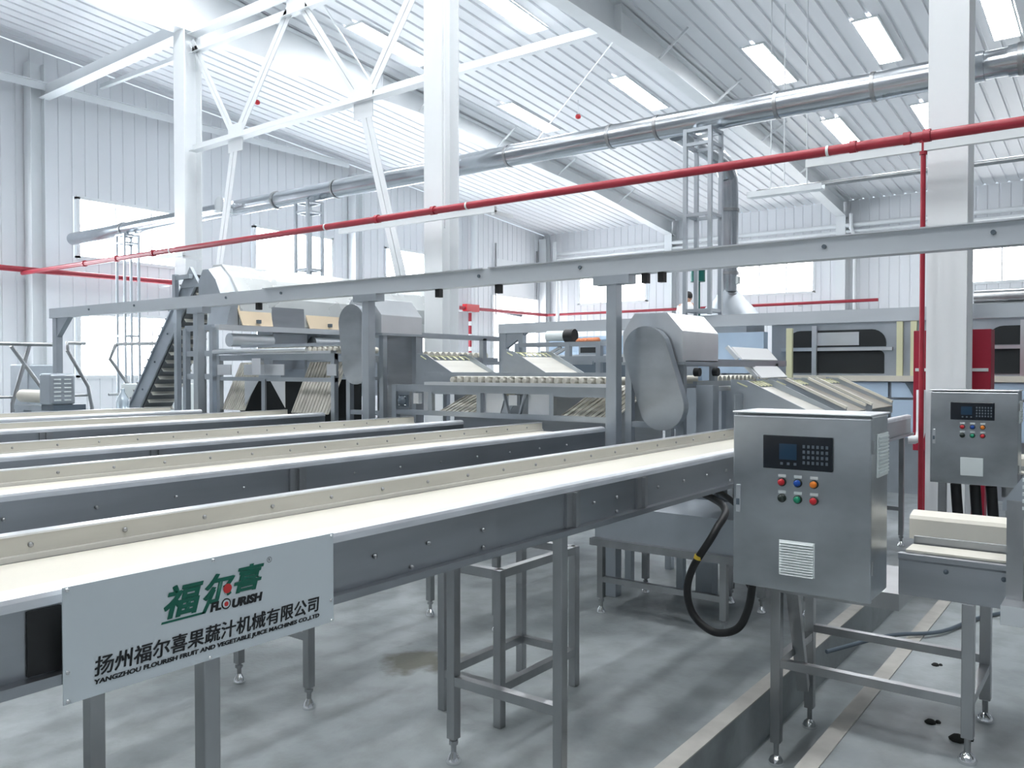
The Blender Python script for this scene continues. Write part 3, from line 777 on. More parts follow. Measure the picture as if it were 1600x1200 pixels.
# ------------------------------------------------------------------ control cabinets
def cabinet(x, y0, y1, z0, z1, dep, label, big):
    t = thing('control_cabinet', label, 'control cabinet', (x + dep / 2, (y0 + y1) / 2, z0), 'control cabinets')
    MB().box(x + .022, x + dep, y0, y1, z0, z1).build('body', M['steel_box'], t, .006)
    dr = MB().box(x, x + .02, y0 - .004, y1 + .004, z0 - .004, z1 - .008).build('door', M['steel_box'], t, .005)
    MB().box(x - .006, x + dep + .01, y0 - .006, y1 + .006, z1, z1 + .008).build('top_cover', M['steel_bright'], t, .003)
    w = y1 - y0; h = z1 - z0
    P = lambda a, b: (y1 - a * w, z0 + b * h)          # fractions from the left edge and the bottom
    def rect(nm, m, a0, a1, b0, b1, d0, d1, par, bev=0):
        ya, za = P(a0, b0); yb, zb = P(a1, b1)
        return MB().box(x - d1, x - d0, min(ya, yb), max(ya, yb), za, zb).build(nm, m, par, bev)
    dp = rect('display_panel', M['display'], .235, .745, .69, .88, 0, .012, dr, .003)
    rect('screen', M['screen'], .36, .49, .745, .835, .012, .014, dp)
    kp = MB()
    for i in range(6):
        for j in range(4):
            ya, za = P(.53 + .033 * i, .725 + .03 * j)
            kp.box(x - .0150, x - .012, ya - .011, ya - .002, za, za + .012)
    for i in range(3):
        ya, za = P(.365 + .05 * i, .715); kp.box(x - .0150, x - .012, ya - .012, ya - .002, za, za + .010)
    kp.build('keypad', M['key'], dp)
    cols = [['bred', 'bblue', 'borange'], ['bblack', 'bgreen', 'bred']]
    for r in range(2):
        for k in range(3):
            yc, zc = P(.375 + .118 * k, .615 - .092 * r)
            bz = MB().lathe((x, yc, zc), [(.017, 0), (.017, -.006), (.014, -.008)], 16, 'x').build('button', M['bblack'], dr)
            bc = MB().lathe((x - .006, yc, zc), [(.013, 0), (.0125, -.012), (.010, -.015), (.003, -.016)], 16, 'x').build('button_cap', M[cols[r][k]], bz)
            MB().box(x - .002, x, yc - .015, yc + .015, zc + .019, zc + .030).build('name_tag', M['plastic'], bz)
    # louvred vent in the door and one on the side
    ya, za = P(.355, .09); yb, zb = P(.62, .285)
    vt = MB().box(x - .006, x, yb, ya, za, zb).build('vent', M['plastic'], dr, .002)
    if big:
        ns = 13
        for k in range(ns):
            zc = za + (zb - za) * (k + .5) / ns
            MB().add([(x - .006, yb + .005, zc - .003), (x - .013, yb + .005, zc - .005), (x - .006, yb + .005, zc + .003), (x - .006, ya - .005, zc - .003), (x - .013, ya - .005, zc - .005), (x - .006, ya - .005, zc + .003)],
                     [(0, 1, 4, 3), (1, 2, 5, 4), (0, 2, 1), (3, 4, 5), (0, 3, 5, 2)]).build('slat', M['plastic'], vt)
    sv = MB().box(x + dep * .32, x + dep * .95, y0 - .006, y0, z0 + .66 * h, z0 + .90 * h).build('side_vent', M['plastic'], t, .002)
    for k in range(11):
        zc = z0 + (.68 + .0195 * k) * h
        MB().box(x + dep * .36, x + dep * .91, y0 - .011, y0 - .006, zc, zc + .006).build('slat', M['plastic'], sv)
    # lock and hinge
    lk = MB()
    ya, za = P(.02, .42); yb, zb = P(.055, .58)
    MB().box(x - .008, x, yb, ya, za, zb).build('latch', M['steel_bright'], dr, .002)
    MB().box(x - .012, x - .008, yb + .003, ya - .003, za + .03, za + .055).build('latch_key', M['key'], dr)
    for b in (.15, .8):
        MB().tube((x + .01, y0 - .006, z0 + b * h), (x + .01, y0 - .006, z0 + b * h + .05), .006, 8).build('hinge', M['steel_tube'], t)
    return t
cabinet(3.3, .793, 1.322, .675, 1.372, .27, 'large steel control cabinet in the right foreground with coloured buttons', True)
cabinet(6.5, .635, 1.16, .76, 1.40, .25, 'smaller looking control cabinet behind at the right edge below the column', False)

# hose and cables
hs = thing('black_hose', 'black corrugated hose looping down beside the large control cabinet', 'hose', (3.5, 1.45, .4))
HP = [(4.1, 1.9, .93), (3.72, 1.54, .91), (3.53, 1.50, .83), (3.5, 1.592, .66), (3.5, 1.62, .54), (3.5, 1.585, .44), (3.5, 1.49, .385), (3.5, 1.385, .42), (3.5, 1.335, .52), (3.46, 1.30, .655)]
MB().path(HP, .017, 12, 8).build('hose_line', M['black'], hs)
MB().tube((3.5, 1.572, .70), (3.5, 1.566, .716), .0185, 12).build('tape_band', M['yellow'], hs)
tag(MB().path([(4.2, 1.8, .92), (3.8, 1.48, .88), (3.66, 1.42, .72), (3.62, 1.39, .62), (3.6, 1.36, .58)], .016, 10, 6).build('black_cable', M['black']), 'short black cable bunched behind the hose', 'cable')
for y, l in ((1.02, 'leftmost'), (.90, 'middle'), (.80, 'rightmost')):
    tag(MB().path([(6.62, y, .74), (6.64, y - .01, .55), (6.66, y - .05, .0)], .035, 8, 4).build('cable_bundle', M['black']), l + ' dark cable bundle dropping from the rear control cabinet', 'cable', 'cable bundles')
tag(MB().path([(6.70, .7, .74), (6.74, .64, .66), (6.75, .55, .6), (6.85, .3, .62)], .018, 8, 5).build('sagging_cable', M['black']), 'black cable sagging right from the rear control cabinet', 'cable')
tag(MB().path([(4.7, 1.35, .0), (5.1, 1.12, .03), (5.4, .9, .02), (6.0, .7, .015), (6.6, .2, .015), (6.2, -.4, .015)], .012, 8, 6).build('floor_cable', M['key']), 'grey cable lying on the floor across the trench', 'cable')

# ------------------------------------------------------------------ cross conveyor at the right
def cross_conveyor(x0, x1, ya, yb, zt, label, loc_legs):
    t = thing('cross_conveyor', label, 'conveyor', ((x0 + x1) / 2, (ya + yb) / 2, 0), 'cross conveyors at the right')
    MB().prism([(x0, zt - .17), (x0, zt - .03), (x0 - .012, zt - .02), (x0 - .012, zt), (x0 + .03, zt), (x0 + .03, zt - .012), (x0 + .004, zt - .025), (x0 + .004, zt - .17)], 'y', ya, yb).build('side_panel', M['steel'], t)
    MB().box(x1 - .006, x1, ya, yb, zt - .17, zt + .02).build('side_panel', M['steel'], t)
    MB().box(x0 + .03, x0 + .17, ya, yb - .02, zt + .002, zt + .010).build('belt_edge', M['cream'], t)
    MB().box(x0 + .19, x1 - .05, ya, yb - .02, zt - .03, zt - .02).build('belt', M['key'], t)
    MB().box(x0 + .19, x0 + .21, ya, yb - .02, zt - .02, zt + .04).build('inner_plate', M['steel'], t)
    MB().prism([(x1 - .06, zt - .02), (x1 - .06, zt + .07), (x1 - .05, zt + .085), (x1 + .03, zt + .10), (x1 + .03, zt + .03), (x1 - .03, zt - .02)], 'y', ya, yb + .05).build('side_guard', M['cream'], t)
    for y in frange(ya + .2, yb, .2):
        MB().lathe((x0 - .001, y, zt - .055), [(.010, 0), (.009, -.006), (.003, -.009)], 10, 'x').build('bolt', M['key'], t)
    for x, y, z in loc_legs:
        l_ = MB().box(x - .022, x + .022, y - .022, y + .022, z + .1, zt - .17).build('leg', M['steel_tube'], t, .003)
        b = MB().tube((x, y, z + .03), (x, y, z + .1), .012, 8); b.build('levelling_stud', M['steel_tube'], l_)
        MB().lathe((x, y, z), [(.034, 0), (.036, .012), (.026, .03), (.012, .042)], 14).build('foot_pad', M['chrome'], l_)
    return t
cc = cross_conveyor(3.69, 4.2, -1.6, .775, .80, 'cross conveyor right of the large control cabinet', [(3.70, .52, 0), (4.18, .52, 0), (3.70, 1.28, TD), (4.18, 1.28, TD), (3.7, -1.4, 0), (4.18, -1.4, 0)])
MB().box(3.68, 4.2, .77, 1.32, .56, .63).build('end_frame', M['steel_tube'], cc)
for p, q in (((3.70, .54, .24), (3.70, 1.26, .24)), ((4.18, .54, .28), (4.18, 1.26, .28)), ((3.72, .52, .24), (4.16, .52, .24)), ((3.72, 1.28, .24), (4.16, 1.28, .24))):
    MB().bar(p, q, .036).build('stretcher', M['steel_tube'], cc)
MB().bar((3.72, 1.22, .6), (4.05, 1.27, .02), .05).build('diagonal_brace', M['steel_tube'], cc)
MB().box(3.5, 3.68, -.1, .39, .665, .69).box(3.5, 3.68, -.1, .39, .62, .665).build('shelf_bracket', M['steel_bright'], cc)
t = thing('motor_cover', 'grey louvred motor cover on a post at the right edge', 'motor', (3.72, .33, .7))
MB().box(3.61, 3.67, .33, .385, .69, 1.06).build('post', M['steel_tube'], t)
cv = MB().prism([(.40, 1.02), (.40, 1.05), (.33, 1.16), (-.1, 1.16), (-.1, 1.02)], 'x', 3.62, 3.9).box(3.64, 3.9, -.1, .38, .99, 1.02).build('housing', M['steel_grey'], t, .006)
for k in range(5):
    MB().box(3.605, 3.62, .18, .335, 1.03 + .026 * k, 1.042 + .026 * k).build('louvre', M['plastic'], t)
# second station behind
t2 = cross_conveyor(6.95, 7.45, -1.6, .775, .80, 'rear cross conveyor mostly hidden by the control cabinets', [(6.97, .45, 0), (7.42, .45, 0), (6.97, -.5, 0), (7.42, -.5, 0)])
for p, q in (((6.97, .43, .4), (6.97, -.48, .4)), ((7.42, .43, .25), (7.42, -.48, .25)), ((6.97, .43, .12), (6.97, -.48, .12))):
    MB().bar(p, q, .036).build('stretcher', M['steel_tube'], t2)
st = thing('cabinet_stand', 'dark steel stand under the rear control cabinet', 'stand', (6.7, .9, 0))
MB().box(6.6, 6.65, 1.08, 1.13, 0, .76).build('leg', M['steel_tube'], st)
MB().box(6.6, 6.65, .66, .71, 0, .76).build('leg', M['steel_tube'], st)

# ------------------------------------------------------------------ roller sorting machines under the overhead rail
def oval(b, x0, x1, yb, zb, yt, zt, r, n=12):
    """stadium shaped plate between a bottom and a top centre"""
    d = Vector((yt - yb, zt - zb)).normalized(); s_ = Vector((d.y, -d.x)); pts = []
    for k in range(n + 1):
        a = math.pi * k / n
        pts.append(Vector((yt, zt)) + s_ * r * math.cos(a) + d * r * math.sin(a))
    for k in range(n + 1):
        a = math.pi * k / n
        pts.append(Vector((yb, zb)) - s_ * r * math.cos(a) - d * r * math.sin(a))
    b.prism([(p.x, p.y) for p in pts], 'x', x0, x1)
    return b
def chain_guard(x, yb, zb, yt, zt, r, label):
    t = thing('chain_guard', label, 'chain guard', (x, (yb + yt) / 2, zb), 'oval chain guards')
    oval(MB(), x - .02, x - .006, yb, zb, yt, zt, r, 16).build('cover', M['steel_box'], t, .003)
    oval(MB(), x - .006, x + .07, yb, zb, yt, zt, r - .006, 16).build('rim', M['steel_grey'], t)
chain_guard(5.16, 5.57, 1.58, 5.62, 1.965, .165, 'oval steel chain guard left of the middle post')
chain_guard(5.16, 2.575, 1.30, 2.70, 1.68, .165, 'large oval steel chain guard right of the T post, before the control cabinet')

def hood(x0, x1, y0, y1, z0, z1, ch, label, closed=True):
    t = thing('drive_hood', label, 'hood', ((x0 + x1) / 2, (y0 + y1) / 2, z0), 'faceted drive hoods')
    MB().prism([(y0, z0), (y0, z1 - ch), (y0 + ch * .9, z1), (y1 - ch * .7, z1), (y1, z1 - ch), (y1, z0)], 'x', x0, x1).build('shell', M['steel_bright'], t, .004)
    MB().box(x0 - .004, x1 + .004, y0 - .012, y1 + .01, z0 - .02, z0).build('rim', M['steel_grey'], t)
    for x in (x0 + .05, x1 - .05) if closed else (x0 + .05,):
        for y in (y0 + .03, y1 - .03):
            MB().box(x - .025, x + .025, y - .025, y + .025, 0, z0 - .02).build('leg', M['steel_grey'], t)
    MB().box(x0 + .03, x0 + .07, y0 + .05, y1 - .05, 1.14, 1.18).build('crossbar', M['steel_grey'], t)
    if closed: MB().box(x1 - .06, x1 - .04, y0 + .05, y1 - .05, .4, z0 - .02).build('back_shade_sheet', M['steel'], t)
hood(5.23, 5.75, 5.33, 5.82, 1.87, 2.18, .15, 'faceted steel hood behind the middle T post')
hood(5.25, 5.85, 2.47, 2.93, 1.60, 1.94, .13, 'faceted steel hood behind the large oval guard', False)

def rollers(parent, x0, x1, ys, z, r, m, axis='x'):
    first = None
    for y in ys:
        if first is None:
            first = MB()
            first.lathe((x0, y, z), [(r * .6, 0), (r, .01), (r, (x1 - x0) * .32), (r * .8, (x1 - x0) * .34), (r, (x1 - x0) * .36), (r, (x1 - x0) * .66), (r * .8, (x1 - x0) * .68), (r, (x1 - x0) * .7), (r, x1 - x0)], 12, 'x')
            first = first.build('roller', m, parent, origin=(x0, y, z)); y00 = y; l0 = first.location.copy()
        else:
            copies(first, parent, [(l0.x, l0.y + y - y00, l0.z)])

def roller_table(x0, x1, ya, yb, zlow, zup, label, group='roller sorting tables'):
    """frame along Y: lower rail, upper rail, posts, white edge strip, cream rollers"""
    t = thing('roller_sorter', label, 'roller table', ((x0 + x1) / 2, (ya + yb) / 2, 0), group)
    for x, nm in ((x0, 'front_frame'), (x1, 'rear_frame')):
        b = MB().box(x - .02, x + .02, ya, yb, zlow - .02, zlow + .02).box(x - .02, x + .02, ya, yb, zup - .04, zup + .02)
        b.build(nm, M['steel_grey'], t)
        for y in (ya + .025, yb - .025):
            MB().box(x - .025, x + .025, y - .025, y + .025, 0, zup + .02).build('leg', M['steel_grey'], t)
    MB().box(x0 - .07, x0 + .0, ya, yb - .42, zup + .02, zup + .045).build('edge_strip', M['steel_bright'], t)
    MB().box(x0 + .06, x0 + .10, ya, yb - .3, zup + .095, zup + .125).build('roller_rail', M['steel_grey'], t)
    rollers(t, x0 + .05, x0 + .6, frange(ya + .08, yb - .58, .074), zup + .06, .03, M['cream'])
    return t

# table B: three chutes over conveyors two and three
tb = roller_table(5.22, 6.35, 2.99, 5.17, 1.185, 1.40, 'long roller sorting table between the two overhead rail posts')
ZL, ZU = 1.205, 1.36
MB().box(5.225, 5.235, 4.99, 5.13, ZL, ZU).build('bearing_plate', M['steel_grey'], tb)
MB().box(5.205, 5.225, 5.0, 5.1, ZL + .025, ZL + .125).lathe((5.2, 5.05, ZL + .075), [(.042, 0), (.036, -.02), (.018, -.03), (.005, -.031)], 16, 'x').build('bearing', M['key'], tb)
for y in (5.015, 5.085):
    for z in (ZL + .04, ZL + .11):
        MB().lathe((5.203, y, z), [(.008, 0), (.006, -.012), (.002, -.014)], 8, 'x').build('bolt', M['chrome'], tb)
for y0, y1 in ((4.74, 4.84), (3.97, 4.19), (3.55, 3.75)):
    MB().prism([(y0, ZU), (y1, ZU), (y1, ZL), (y0 + (.05 if y0 > 3.9 else 0), ZL)], 'x', 5.24, 5.246).build('white_panel', M['steel_bright'], tb)
MB().box(6.0, 6.02, 3.0, 5.15, .25, 1.36).build('back_shade_sheet', M['steel'], tb)  # added sheet, stands for the shade below the table
MB().prism([(4.19, ZU - .02), (4.19, ZL), (3.95, ZL), (3.9, ZL + .06), (3.8, ZL + .06), (3.75, ZL), (3.55, ZL), (3.55, ZU - .02)], 'x', 5.25, 5.256).build('hanger_plate', M['steel_grey'], tb)
for y in (3.96, 3.76):
    MB().bar((5.21, y, ZU), (5.21, 3.86 + (y - 3.86) * .55, ZL), .012, .03, ref=(1, 0, 0)).build('bracket', M['steel_grey'], tb)
MB().box(5.19, 5.23, 3.82, 3.9, ZU - .09, ZU - .01).build('cylinder', M['steel_bright'], tb)
for y in (4.88, 4.86):
    MB().box(5.19, 5.23, y - .03, y + .03, ZU - .1, ZU - .01).build('cylinder', M['chrome'], tb); break
for ya_, yb_ in ((4.22, 4.72), (3.02, 3.5)):
    MB().box(5.2, 5.24, yb_ - .01, yb_ + .03, ZL, ZU).box(5.2, 5.24, ya_ - .03, ya_ + .01, ZL, ZU).box(5.205, 5.235, ya_, yb_, ZU - .015, ZU).build('opening_frame', M['steel_grey'], tb)
    cp = MB(); 
    cp.sheet((5.95, yb_, ZU + .06), (5.28, yb_, ZL - .02), (5.28, ya_, ZL - .02), (5.95, ya_, ZU + .06), .006)
    for k in range(10):
        y = ya_ + (yb_ - ya_) * (k + .5) / 10
        cp.bar((5.95, y, ZU + .070), (5.28, y, ZL - .010), .007)
    cp.build('chute_grid', M['guard'], tb)
def chute(x0, x1, yt, zt, yb, zb, label, cream=True):
    """cream slide that drops towards the viewer's right, comb slots on its upper edge"""
    t = thing('chute', label, 'chute', ((x0 + x1) / 2, (yt + yb) / 2, zb), 'cream chutes')
    MB().sheet((x0, yt, zt), (x1, yt, zt), (x1, yb, zb), (x0, yb, zb), .006).build('slide', M['guard'] if cream else M['taupe'], t)
    if not cream:
        for x in (x0, x1):
            MB().bar((x, yt, zt + .055), (x, yb, zb + .035), .025, .02).build('edge_rail', M['cream'], t)
    b = MB(); n = 7
    dy, dz = (yb - yt) * .16, (zb - zt) * .16
    for k in range(n + 1):
        x = x0 + (x1 - x0) * k / n
        b.bar((x, yt, zt + .008), (x, yt - dy, zt - dz + .008), .018, .008)
    b.bar((x0, yt - dy, zt - dz + .008), (x1, yt - dy, zt - dz + .008), .012)
    b.build('comb', M['comb'], t)
    for x in (x0, x1):
        MB().prism([(yt + .12, zt + .06), (yt, zt + .05), (yb, zb + .03), (yb, zb - .06), (yt + .12, zb - .06)], 'x', x - .004, x + .004).build('side_plate', M['steel_grey'], t)
    return t
chute(5.45, 6.05, 5.0, 1.63, 4.62, 1.45, 'cream chute with comb slots just right of the middle T post')
chute(5.85, 6.45, 4.35, 1.66, 3.98, 1.48, 'second cream chute, right of the one beside the post')

# machine B bed running away from the viewer
def bed(x0, x1, y, w, zr, zb, label):
    t = thing('roller_bed', label, 'roller bed', ((x0 + x1) / 2, y + w / 2, 0), 'roller beds')
    MB().box(x0, x1, y, y + .04, zr - .025, zr + .025).build('top_rail', M['steel_grey'], t)
    MB().box(x0, x1, y + .02, y + .05, zb - .02, zb + .03).build('lower_rail', M['steel_grey'], t)
    MB().box(x0, x1, y + w - .04, y + w, zb - .02, zb + .03).build('lower_rail', M['steel_grey'], t)
    for x in (x0 + .05, x1 - .25):
        MB().box(x - .03, x + .03, y, y + .05, 0, zr).build('leg', M['steel_grey'], t)
        MB().box(x - .03, x + .03, y + w - .05, y + w, 0, zb).build('leg', M['steel_grey'], t)
    first = None
    for k in range(int((x1 - x0 - .1) / .085)):
        x = x0 + .1 + .085 * k
        l = (x, y + .06, zb + .05)
        if first is None:
            first = MB().tube(l, (x, y + w - .04, zb + .05), .032, 10).build('roller', M['cream'], t, origin=l); l0 = first.location.copy()
        else:
            copies(first, t, [(l0.x + .085 * k, l0.y, l0.z)])
    return t
bed(5.78, 7.05, 5.42, .55, 1.87, 1.64, 'roller bed behind the middle T post with open upper rail')
bed(5.88, 7.5, 2.52, .40, 1.60, 1.42, 'roller bed behind the large oval guard')
tc = thing('sorter_end_frame', 'grey end frame and panel right of the large oval guard', 'frame', (5.4, 2.3, 0))
MB().box(5.6, 6.5, 1.72, 2.46, .30, .92).build('shade_box', M['steel'], tc)  # added steel box that stands for the dark under the machine
MB().box(5.36, 5.46, 2.30, 2.42, 0, 1.44).build('post', M['steel_grey'], tc)
MB().box(5.46, 6.9, 2.32, 2.40, 1.40, 1.43).build('edge_strip', M['steel_bright'], tc)
MB().prism([(5.5, 1.38), (6.2, 1.38), (6.35, 1.2), (6.35, 1.02), (5.5, 1.2)], 'y', 2.2, 2.21).build('side_panel', M['steel_grey'], tc)
chute(5.65, 6.15, 2.17, 1.42, 1.72, 1.23, 'cream chute beside the end frame dropping onto the front conveyor')
chute(6.45, 7.0, 2.17, 1.42, 1.72, 1.23, 'brown chute behind the top of the large control cabinet', False)
chute(7.2, 7.9, 2.17, 1.42, 1.72, 1.23, 'brown chute right above the large control cabinet', False)
for x0, x1, y0, y1, z0, z1, l in ((6.38, 7.24, 2.6, 2.51, 1.73, 1.63, 'upper white tilted lid right of the tower frame'), (6.53, 7.2, 2.5, 2.41, 1.576, 1.485, 'lower white tilted lid right of the tower frame')):
    t = thing('tilted_lid', l, 'lid', ((x0 + x1) / 2, y0, z1), 'white tilted lids')
    MB().sheet((x0 + .05, y0, z0), (x1, y0, z0), (x1, y1, z1), (x0 + .05, y1, z1), .012).build('panel', M['coat'], t)
    MB().bar((x0, y0 + .02, z0), (x0, y1 + .02, z1), .03).build('edge_rail', M['steel_bright'], t)
    MB().bar((x1 - .03, y0 + .03, z0), (x1 - .03, y0 + .05, 1.455), .03).build('prop', M['steel_grey'], t)

sb = thing('sensor_bracket', 'pale sensor box with black knobs below the faceted hood right of the large oval guard', 'sensor', (5.9, 2.45, 1.45))
MB().box(5.5, 5.62, 2.44, 2.47, 1.47, 1.57).build('box', M['film'], sb)
MB().box(5.3, 6.6, 2.47, 2.5, 1.57, 1.61).build('mount_rail', M['steel_grey'], sb)
MB().box(5.47, 6.6, 2.465, 2.495, 1.435, 1.465).build('mount_rail', M['steel_grey'], sb)
for x in (5.42, 5.74):
    MB().tube((x, 2.46, 1.53), (x, 2.42, 1.53), .03, 12).build('knob', M['black'], sb)

# ------------------------------------------------------------------ hooded drum machine at the left
dm = thing('drum_washer', 'large hooded drum machine with tan flaps behind the left conveyors', 'machine', (6.6, 8.2, 0))
MB().prism([(7.92, 2.02), (7.92, 2.36), (8.08, 2.58), (8.26, 2.73), (8.42, 2.73), (8.54, 2.58), (8.54, 2.02)], 'x', 5.62, 9.2).build('hood', M['hood'], dm, .03)
he = MB()
pa = [(8.04, 2.36), (8.14, 2.54), (8.27, 2.66), (8.38, 2.66), (8.46, 2.54), (8.46, 2.36)]
pb = [(7.97, 2.36), (8.1, 2.57), (8.27, 2.71), (8.41, 2.71), (8.52, 2.57), (8.52, 2.36)]
he.add([(5.46, y, z) for y, z in pa] + [(5.62, y, z) for y, z in pb], [(k, (k + 1) % 6, (k + 1) % 6 + 6, k + 6) for k in range(6)] + [tuple(range(5, -1, -1))]).build('hood_end', M['steel_grey'], dm)
for x0, x1, m in ((5.62, 6.02, 'tan'), (6.55, 7.15, 'tan')):
    fl = MB().sheet((x0, 7.88, 2.03), (x1, 7.88, 2.03), (x1 + .02, 7.99, 2.37), (x0 - .05, 7.99, 2.37), .012).build('flap', M[m], dm)
    for a in (.2, .8):
        x = x0 + (x1 - x0) * a
        MB().box(x - .025, x + .025, 7.93, 7.97, 2.31, 2.35).build('hinge', M['key'], fl)
    MB().box((x0 + x1) / 2 - .02, (x0 + x1) / 2 + .02, 7.84, 7.88, 2.06, 2.1).build('knob', M['key'], fl)
MB().sheet((6.04, 7.91, 2.03), (6.5, 7.91, 2.03), (6.5, 7.93, 2.36), (6.04, 7.93, 2.36), .004).build('opening', M['steel'], dm)
MB().prism([(5.45, 2.02), (5.6, 2.02), (5.6, 2.4), (5.55, 2.4)], 'y', 7.93, 8.3).build('end_plate', M['steel_grey'], dm)
MB().box(5.3, 7.4, 7.84, 7.92, 1.97, 2.03).build('upper_rail', M['steel_bright'], dm)
for x0, x1 in ((5.5, 6.05), (6.65, 7.2)):
    MB().tube((x0, 7.95, 1.87), (x1, 7.95, 1.87), .075, 18).build('brush_cover', M['steel_bright'], dm)
MB().box(6.1, 6.6, 7.98, 8.05, 1.55, 2.0).build('inner_panel', M['steel'], dm)
MB().box(5.3, 7.4, 7.9, 7.96, 1.71, 1.77).build('middle_rail', M['steel_grey'], dm)
MB().box(6.3, 8.6, 8.1, 8.54, 1.2, 2.02).build('tub', M['steel_grey'], dm)
for x, y in ((5.3, 7.95), (5.3, 8.15), (5.3, 8.45), (8.5, 7.95), (8.5, 8.5), (6.4, 8.5)):
    MB().box(x - .03, x + .03, y - .03, y + .03, 0, 2.0).build('leg', M['steel_grey'], dm)
for z in (2.0, 1.72, 1.47):
    MB().box(5.28, 5.32, 7.95, 8.45, z - .03, z + .03).build('crossbar', M['steel_grey'], dm)

ta = roller_table(5.32, 6.5, 6.02, 7.88, 1.45, 1.68, 'roller table below the hooded drum machine, left of the oval guard')
MB().tube((5.24, 6.35, 1.735), (5.24, 7.85, 1.735), .022, 12).build('edge_tube', M['steel_bright'], ta)
for y0, y1 in ((7.62, 7.86), (6.75, 7.4), (5.99, 6.12)):
    MB().box(5.29, 5.3, y0, y1, 1.49, 1.6).build('white_panel', M['steel_bright'], ta)
for s_ in (-1, 1):
    MB().prism([(7.075 + .325 * s_, 1.43), (7.075 + .1 * s_, 1.43), (7.075 + .325 * s_, 1.17)], 'x', 5.3, 5.306).build('hopper_wing', M['steel_bright'], ta)
MB().box(5.6, 5.62, 6.0, 7.9, .5, 1.45).build('back_shade_sheet', M['dark'], ta)  # near-black sheet, the shade under this table put into its colour
MB().box(5.29, 5.31, 7.05, 7.11, 1.05, 1.45).build('centre_post', M['steel_grey'], ta)
for ya_, yb_ in ((7.45, 7.85), (6.15, 6.7)):
    cp = MB().sheet((5.58, yb_, 1.62), (5.34, yb_, 1.12), (5.34, ya_, 1.12), (5.58, ya_, 1.62), .006)
    for k in range(12):
        y = ya_ + (yb_ - ya_) * (k + .5) / 12
        cp.bar((5.57, y, 1.62), (5.33, y, 1.12), .012)
    cp.build('chute_grid', M['guard'], ta)
MB().box(5.2, 5.24, 7.0, 7.14, 1.5, 1.66).build('cylinder', M['chrome'], ta)

# elevator feeding the drum
EU0, EU1 = 5.60, 6.0
el = thing('elevator_conveyor', 'steep blue grey elevator conveyor rising to the drum machine', 'elevator', (5.9, 9.9, 0))
P0 = Vector((0, 10.93, .06)); P1 = Vector((0, 8.82, 2.58))
d = (P1 - P0).normalized(); nrm = Vector((0, d.z, -d.y))          # nrm points up and to the left
for x in (EU0, EU1):
    b = MB(); vs = []
    for xx in (x, x + .02):
        for p, k in ((P0, -.11), (P1, -.11), (P1, .10), (P0, .10)):
            q = p + nrm * k; vs.append((xx, q.y, q.z))
    b.add(vs, [(0, 1, 2, 3), (7, 6, 5, 4), (0, 4, 5, 1), (1, 5, 6, 2), (2, 6, 7, 3), (3, 7, 4, 0)])
    for k in (-.11, .10):
        b.bar(P0 + nrm * k + Vector((x - .01, 0, 0)), P1 + nrm * k + Vector((x - .01, 0, 0)), .02, .02)
    b.build('side_plate', M['steel_grey'], el)
b = MB()
for k in (-.13, .13):
    b.sheet(P0 + nrm * k + Vector((EU0 + .02, 0, 0)), P1 + nrm * k + Vector((EU0 + .02, 0, 0)), P1 + nrm * k + Vector((EU1, 0, 0)), P0 + nrm * k + Vector((EU1, 0, 0)), .012)
b.build('belt', M['beltgrey'], el)
for k in range(26):
    for sgn, m in ((-.165, 'guard'), (.165, 'beltgrey')):
        p = P0 + (P1 - P0) * ((k + .4) / 26) + nrm * sgn
        MB().bar(p + Vector((EU0 + .02, 0, 0)), p + Vector((EU1, 0, 0)), .055, .012, ref=d).build('cleat', M[m], el)
for k in range(7):
    p = P0 + (P1 - P0) * ((k + .7) / 7.5)
    MB().lathe((EU0, p.y, p.z), [(.014, 0), (.012, -.01), (.004, -.013)], 8, 'x').build('bolt', M['key'], el)
for x in (EU0 - .02, EU1):
    MB().prism([(9.0, 2.5), (8.82, 2.74), (8.62, 2.5)], 'x', x, x + .04).build('head_bracket', M['steel_grey'], el)
MB().bar((EU0 - .05, 9.1, 2.62), (EU0 - .05, 8.75, 2.62), .05).box(EU0 - .08, EU0 - .03, 9.03, 9.09, 2.3, 2.66).build('head_frame', M['steel_grey'], el)
for x in (EU0 - .05, EU1 + .05):
    MB().box(x - .03, x + .03, 9.0, 9.06, 0, 2.3).build('leg', M['steel_grey'], el)

# motor box, roller, railings and small things at the far left
t = thing('gear_motor_box', 'grey louvred motor box at far left below the end of the overhead rail', 'motor', (4.88, 10.55, 0))
MB().box(4.73, 5.03, 10.4, 10.7, 1.12, 1.5).build('housing', M['steel_grey'], t, .03)
for s_ in range(2):
    for k in range(6):
        MB().box(4.77 + .12 * s_, 4.85 + .12 * s_, 10.392, 10.4, 1.17 + .05 * k, 1.185 + .05 * k).build('louvre', M['plastic'], t)
MB().box(4.76, 5.15, 10.4, 10.7, 1.05, 1.12).build('mount', M['key'], t)
MB().box(4.8, 5.1, 10.45, 10.65, 0, 1.05).build('stand', M['steel_grey'], t)
t = thing('cream_roller', 'cream roller on a low frame at the left edge', 'roller', (5.05, 11.4, 0))
MB().tube((5.05, 10.95, 1.2), (5.05, 11.88, 1.2), .085, 18).build('drum', M['cream'], t)
MB().box(4.95, 5.15, 10.95, 11.9, 1.02, 1.08).build('frame', M['steel_grey'], t)
MB().box(5.0, 5.1, 11.0, 11.1, 0, 1.02).build('leg', M['steel_grey'], t)
MB().box(5.0, 5.1, 11.75, 11.85, 0, 1.02).build('leg', M['steel_grey'], t)
tag(MB().box(5.6, 6.0, 13.0, 13.6, 0, 1.62).build('switch_box', M['steel_grey'], None, .02), 'blue grey box at the very left edge behind the roller', 'box')
